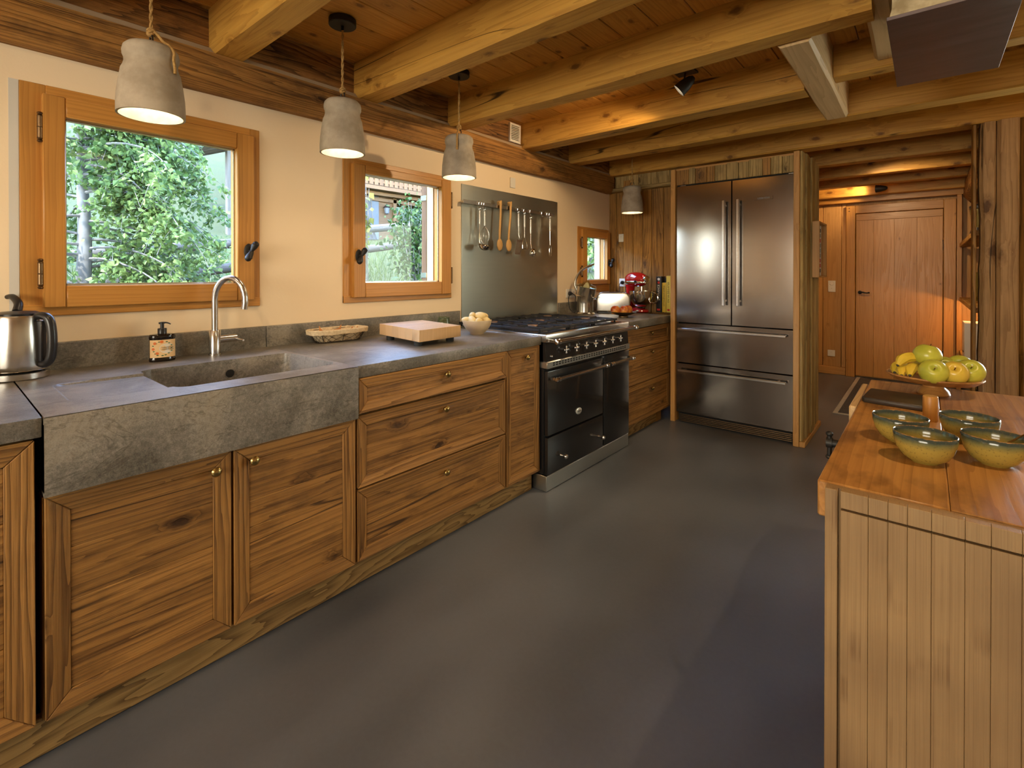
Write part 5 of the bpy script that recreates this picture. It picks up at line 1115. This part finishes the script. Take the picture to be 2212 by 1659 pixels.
MB().lathe([(.075, .02), (.075, .20), (.06, .255), (.03, .28), (0, .285), (0, .282), (.029, .277), (.057, .252), (.072, .20), (.072, .02)], (2.965, 6.05, 1.03), n=28, cap=False).obj('dome', 'jar_glass', cl); MB().lathe([(.085, 0), (.085, .018), (0, .02)], (2.965, 6.05, 1.03), n=28).obj('stand', 'wood_alcove', cl, 'x')
bo = thing('white_box', 'white box standing on the lower hallway shelf', 'box', (2.96, 6.7, .445)); bx(2.875, 3.05, 6.62, 6.95, .445, .80).obj('carton', 'plastic_white', bo, bevel=.003); bx(2.871, 2.876, 6.70, 6.85, .50, .51).obj('string', 'rubber', bo)
lm = thing('shelf_lamp', 'small lamp glowing orange under the middle hallway shelf', 'lamp', (3.06, 6.95, .965)); MB().lathe([(.03, 0), (.03, -.018), (0, -.02)], (3.06, 6.98, .985), n=16).obj('housing', 'iron_black', lm); MB().ball((3.06, 6.98, .962), .014, .014, .008, 12, 6).obj('lamp_face', 'spot_glow', lm)
l = bpy.data.lights.new('shelf_light', 'POINT'); l.energy = 5; l.color = (1, .55, .2); l.shadow_soft_size = .02; o = bpy.data.objects.new('shelf_light', l); C.objects.link(o); o.parent = lm; o.location = (0, .03, -.03)
pf = thing('picture_frame', 'deep box picture frame with printed strips on the partition side', 'picture', (1.93, 4.60, 1.27))
PX0, PX1, PY0, PY1, PZ0, PZ1 = 1.905, 1.955, 4.44, 4.80, 1.262, 1.70
for q in ((PY0, PY0+.014, PZ0, PZ1), (PY1-.014, PY1, PZ0, PZ1)): bx(PX0, PX1, *q).obj('frame_side', 'wood_hall', pf, 'z', .002)
for q in ((PY0+.014, PY1-.014, PZ0, PZ0+.014), (PY0+.014, PY1-.014, PZ1-.014, PZ1)): bx(PX0, PX1, *q).obj('frame_end', 'wood_hall', pf, 'y', .002)
pp = bx(PX0, PX0+.012, PY0+.014, PY1-.014, PZ0+.014, PZ1-.014).obj('print', 'white_print', pf)
for r_ in range(9):
    for c_ in range(4):
        yy = PY0+.04+c_*.072; zz = PZ0+.04+r_*.041; m = RND.choice(['grey_print', 'dark_print', 'red_print', 'grey_print', 'white_print', 'dark_print'])
        bx(PX0+.012, PX0+.0135, yy, yy+.058, zz, zz+.030).obj('printed_panel', m, pp)
rg = thing('doormat', 'dark grey doormat with pale edge in front of the hallway door', 'mat', (2.3, 6.4, 0))
bx(1.965, 2.66, 5.42, 7.40, .002, .010).obj('pile', 'rug_grey', rg); bx(1.928, 1.965, 5.38, 7.44, .002, .008).obj('edge_tape', 'rug_edge', rg); bx(2.66, 2.70, 5.38, 7.44, .002, .008).obj('edge_tape', 'rug_edge', rg); bx(1.965, 2.66, 5.38, 5.42, .002, .008).obj('edge_tape', 'rug_edge', rg)
# ================================================================== OUTSIDE
def gz(x, y):
    d_ = max(0, -x-.2); return .22+.235*d_+.12*(y-3)*math.exp(-d_/5)+max(0, d_-9)*.26+.05*mnoise.noise(Vector((x*.4, y*.4, 2)))
xs = [-.2, -.5, -.9, -1.4, -2, -2.7, -3.5, -4.5, -6, -8, -10, -13, -17, -22, -28, -36, -46]; ys = [-30+k*2.0 for k in range(45)]
MB().add([(x, y, gz(x, y)) for x in xs for y in ys], [(i*45+j, i*45+j+1, (i+1)*45+j+1, (i+1)*45+j) for i in range(len(xs)-1) for j in range(44)]).obj('ground_meadow', 'meadow', kind='structure', angle=80)
def leafmesh(nm, mat, pts, size, par=None, seed=1, **kw):
    r = random.Random(seed); vs = []; fs = []; ti = []
    for p in pts:
        s_ = size*r.uniform(.6, 1.25); n_ = Vector((r.gauss(.5, .8), r.gauss(0, .8), r.gauss(.6, .7))).normalized(); d_ = Vector((r.gauss(0, .6), r.gauss(0, .6), r.gauss(-.8, .5)))
        d_ = (d_-n_*d_.dot(n_)).normalized(); w = n_.cross(d_); b = len(vs); p = Vector(p); k = n_*(s_*.12)
        vs += [p, p+d_*s_*.35+w*s_*.40-k, p+d_*s_, p+d_*s_*.35-w*s_*.40-k, p+d_*s_*.45]
        fs += [(b, b+1, b+4), (b+1, b+2, b+4), (b, b+4, b+3), (b+4, b+2, b+3)]; t_ = r.random(); ti += [t_]*5
    mb = MB(); mb.v = [tuple(v) for v in vs]; mb.f = fs; me = bpy.data.meshes.new(nm)
    org = ORG[par.name] if par is not None else Vector((0, 0, 0))
    me.from_pydata([Vector(v)-org for v in mb.v], [], fs); at = me.attributes.new('tint', 'FLOAT', 'POINT'); at.data.foreach_set('value', ti); me.materials.append(M(mat))
    o = bpy.data.objects.new(nm, me); C.objects.link(o)
    if par is not None: o.parent = par
    ORG[o.name] = org
    return tag(o, **kw)
def birch():
    x, y = -2.25, .75; r = random.Random(5); g = gz(x, y)
    T = thing('birch_tree', 'young white-barked birch tree filling the sink window', 'tree', (x, y, g))
    trunk = [(x, y, g-.1), (x+.01, y-.005, 1.0), (x-.01, y+.01, 1.6), (x-.02, y-.01, 2.2), (x+.0, y-.03, 2.9), (x+.02, y, 3.8)]
    MB().tube(trunk, [.055, .05, .043, .030, .022, .008], 10).obj('trunk', 'bark_birch', T)
    tw = MB(); pts = []
    for k in range(84):
        z = .75+2.9*(k/84)**.9; a = r.uniform(0, 2*PI) if k % 2 else r.uniform(.7, 2.0); L = r.uniform(.7, 1.5)*(1.15-.22*z)
        if L < .35: L = .35
        p = Vector((x, y, z)); d_ = Vector((math.cos(a), math.sin(a), r.uniform(.05, .45))); br = [p]
        for q in range(9):
            d_ = (d_+Vector((r.gauss(0, .10), r.gauss(0, .10), -.13))).normalized(); p = p+d_*(L/9); br.append(p.copy())
        tw.tube(br, [.010*(1-i_/10.5)+.0012 for i_ in range(10)], 5)
        for q in range(2, 10):
            for s_ in range(2):
                tp = br[q].copy(); td = Vector((r.gauss(0, .6), r.gauss(0, .6), -.25)).normalized(); tl = r.uniform(.12, .38); tpts = [tp.copy()]
                for e in range(4): td = (td+Vector((r.gauss(0, .2), r.gauss(0, .2), -.25))).normalized(); tp = tp+td*tl/4; tpts.append(tp.copy())
                tw.tube(tpts, .0016, 3)
                for e in range(24): i_ = r.randint(0, 3); pts.append(tpts[i_].lerp(tpts[i_+1], r.random())+Vector((r.gauss(0, .025), r.gauss(0, .025), r.gauss(0, .02))))
    tw.obj('branches', 'bark_birch', T, kind='stuff'); leafmesh('foliage', 'leaf_birch', [p for p in pts if p.x < -.35], .046, T, 3, kind='stuff')
birch()
def shrub(nm, lab, c, rad, n, size, mat, seed, cat='shrub'):
    r = random.Random(seed); c = Vector(c); T = thing(nm, lab, cat, (c.x, c.y, gz(c.x, c.y))); st = MB(); pts = []
    for k in range(14):
        a = r.uniform(0, 6.28); u = r.uniform(.2, .8); e = c+Vector((math.cos(a)*rad[0]*u, math.sin(a)*rad[1]*u, rad[2]*r.uniform(-.2, .8))); s_ = Vector((c.x+r.gauss(0, .04), c.y+r.gauss(0, .04), gz(c.x, c.y)-.05))
        st.tube([s_, s_.lerp(e, .5)+Vector((0, 0, .1)), e], [.012, .007, .002], 5)
    for k in range(n):
        v = Vector((r.gauss(0, 1), r.gauss(0, 1), r.gauss(0, 1))).normalized()*(r.random()**.45); m_ = .72+.4*mnoise.noise(v*2.5+Vector((seed, 0, 0)))
        pts.append(c+Vector((v.x*rad[0]*m_*1.25, v.y*rad[1]*m_*1.25, v.z*rad[2]*m_*1.25)))
    st.obj('stems', 'bark_birch', T); leafmesh('foliage', mat, [p for p in pts if p.x < -.3 and p.z > gz(p.x, p.y)-.02], size, T, seed, kind='stuff')
shrub('leafy_bush', 'dark green bush at the right side of the middle window', (-2.55, 4.12, 1.75), (.42, .40, .62), 1500, .065, 'leaf_dark', 21)
shrub('low_bush', 'low leafy plants along the bottom of the middle window', (-1.35, 2.75, .98), (.40, .72, .30), 1500, .07, 'leaf_dark', 22)
shrub('climbing_vine', 'yellow-green vine leaves at the left of the middle window', (-.62, 2.08, 1.72), (.08, .075, .40), 90, .055, 'leaf_yellow', 23, 'vine')
shrub('leafy_tree', 'bushy green tree seen through the small window', (-3.2, 9.5, 2.6), (1.2, 1.3, 1.9), 4200, .11, 'leaf_birch', 24, 'tree')
shrub('far_bush', 'round bush beside the chalet behind the fence', (-6.6, 9.0, 2.7), (.7, .8, .9), 1400, .10, 'leaf_dark', 25)
gr = random.Random(9); vs = []; fs = []; ti = []
for k in range(9000):
    x = -gr.uniform(.5, 1)**1 * gr.uniform(1.2, 7.0); y = gr.uniform(-1.0, 8.0); z = gz(x, y)-.01; h = gr.uniform(.10, .30); a = gr.uniform(0, 6.28); w = .006; b = len(vs); c, s_ = math.cos(a), math.sin(a); lx, ly = gr.gauss(0, .06), gr.gauss(0, .06)
    vs += [(x-c*w, y-s_*w, z), (x+c*w, y+s_*w, z), (x+lx*.5, y+ly*.5, z+h*.6), (x+lx, y+ly, z+h)]; fs += [(b, b+1, b+2), (b+1, b+3, b+2)]; ti += [gr.random()]*4
me = bpy.data.meshes.new('grass'); me.from_pydata(vs, [], fs); at = me.attributes.new('tint', 'FLOAT', 'POINT'); at.data.foreach_set('value', ti); me.materials.append(M('grass_blade'))
go = bpy.data.objects.new('grass', me); C.objects.link(go); tag(go, 'long meadow grass growing around the rail fence outside', 'grass', kind='stuff')
def fence():
    T = thing('rail_fence', 'weathered log rail fence crossing the meadow outside', 'fence', (-3.2, 2.5, gz(-3.2, 2.5)))
    for dz, s_ in ((0, 3), (-.265, 4)):
        pts = []; rad = []
        for k in range(25):
            y = -2.5+k*.5; pts.append((-3.2+.015*mnoise.noise(Vector((y, s_, 0))), y, 1.62+dz+.15*(y-2.04)+.02*mnoise.noise(Vector((y*.7, s_, 5))))); rad.append(.052+.006*mnoise.noise(Vector((y*2, s_, 9))))
        MB().tube(pts, rad, 12).obj('rail', 'wood_weathered', T, 'y')
    for y in (-1.5, .55, 2.75, 5.25, 7.6): MB().tube([(-3.28, y, gz(-3.28, y)-.1), (-3.28, y, 1.62+.15*(y-2.04)+.16)], [.07, .062], 10).obj('post', 'wood_weathered', T, 'z')
fence()
def chalet():
    T = thing('chalet', 'wooden chalet with slatted balcony seen through the middle window', 'chalet', (-9.2, 7.5, 2.0)); m = 'wood_chalet'
    bx(-8.3, -8.0, 5.2, 7.34, 1.6, 3.36).obj('rendered_wall', 'render_grey', T); bx(-8.3, -8.02, 7.34, 7.78, 1.6, 3.36).obj('timber_wall', m, T, 'y')
    bx(-8.06, -7.96, 7.76, 7.86, 1.6, 3.36).obj('balcony_post', m, T, 'z'); MB().hexa([(-8.05, 7.84, 2.60), (-7.97, 7.84, 2.60), (-7.97, 7.92, 2.60), (-8.05, 7.92, 2.60), (-8.05, 8.17, 3.30), (-7.97, 8.17, 3.30), (-7.97, 8.25, 3.30), (-8.05, 8.25, 3.30)]).obj('brace', m, T, 'z')
    for z, x in ((3.12, -8.02), (3.24, -7.85)): bx(x-.1, x+.06, 5.0, 10.5, z, z+.085).obj('balcony_beam', m, T, 'y')
    bx(-9.4, -7.55, 5.0, 10.5, 3.335, 3.42).obj('balcony_floor', m, T, 'y')
    for k in range(38): y = 5.05+k*.145; bx(-7.60, -7.575, y, y+.10, 3.44, 4.30).obj('balcony_slat', m, T, 'z')
    bx(-7.63, -7.55, 5.0, 10.5, 4.30, 4.37).obj('balcony_handrail', m, T, 'y'); bx(-7.63, -7.58, 5.0, 10.5, 3.50, 3.56).obj('balcony_rail', m, T, 'y')
    bx(-9.6, -9.4, 4.8, 11.0, 3.3, 6.4).obj('upper_wall', m, T, 'y'); MB().hexa([(-10.5, 4.2, 6.2), (-7.0, 4.2, 5.6), (-7.0, 11.5, 5.6), (-10.5, 11.5, 6.2), (-10.5, 4.2, 6.4), (-7.0, 4.2, 5.8), (-7.0, 11.5, 5.8), (-10.5, 11.5, 6.4)]).obj('roof', 'wood_weathered', T, 'y')
    bx(-8.1, -8.0, 7.86, 9.4, 2.30, 2.42).obj('low_rail', m, T, 'y'); bx(-8.3, -8.15, 7.86, 9.4, 1.7, 2.24).obj('low_wall', 'white_plaster', T)
    L = thing('wall_lantern', 'small black lantern on the timber wall of the chalet', 'lantern', (-7.93, 7.535, 2.80)); MB().lathe([(.02, 0), (.05, .02), (.07, .16), (.02, .165)], (-7.93, 7.535, 2.81), n=6, cap=True).obj('lantern_glass', 'render_grey', L); MB().lathe([(.095, 0), (.03, .07), (0, .10)], (-7.93, 7.535, 2.975), n=6).obj('lantern_cap', 'iron_black', L); MB().tube([(-8.0, 7.535, 2.9), (-7.96, 7.535, 3.06), (-7.93, 7.535, 3.06)], .012, 6).obj('lantern_arm', 'iron_black', L)
    for y, nm, lab in ((6.98, 'garden_rake', 'rake leaning on the grey chalet wall'), (7.09, 'garden_fork', 'garden fork leaning on the grey chalet wall')):
        g = thing(nm, lab, 'garden tool', (-7.9, y, 2.0)); MB().cyl((-7.85, y, 2.35), (-7.98, y, 3.25), .014, n=8).obj('shaft', 'wood_weathered', g, 'z')
        for k in range(5): MB().cyl((-7.85, y, 2.36), (-7.83, y-.09+k*.045, 2.12), .007, n=6).obj('tine', 'iron_black', g)
chalet()
def shed():
    T = thing('shed_roof', 'open shed roof with gutter and post on the hillside', 'shed', (-8.6, 4.6, 2.0)); m = 'wood_weathered'
    MB().hexa([(-10, 3.35, 3.78), (-7.6, 3.35, 3.78), (-7.6, 6.4, 5.0), (-10, 6.4, 5.0), (-10, 3.35, 3.86), (-7.6, 3.35, 3.86), (-7.6, 6.4, 5.08), (-10, 6.4, 5.08)]).obj('roof', m, T, 'y')
    for k in range(5): x = -7.7-.5*k; MB().hexa([(x-.07, 3.30, 3.66), (x, 3.30, 3.66), (x, 6.4, 4.88), (x-.07, 6.4, 4.88), (x-.07, 3.30, 3.77), (x, 3.30, 3.77), (x, 6.4, 4.99), (x-.07, 6.4, 4.99)]).obj('rafter', m, T, 'y')
    for y in (3.80, 5.9): bx(-8.05, -7.93, y, y+.12, 1.7, 3.9).obj('post', m, T, 'z')
    MB().tube([(-10, 3.24, 3.74), (-7.62, 3.24, 3.74), (-7.5, 3.15, 3.70), (-7.4, 2.9, 3.70)], .06, 10).obj('gutter', 'steel_satin', T)
shed()
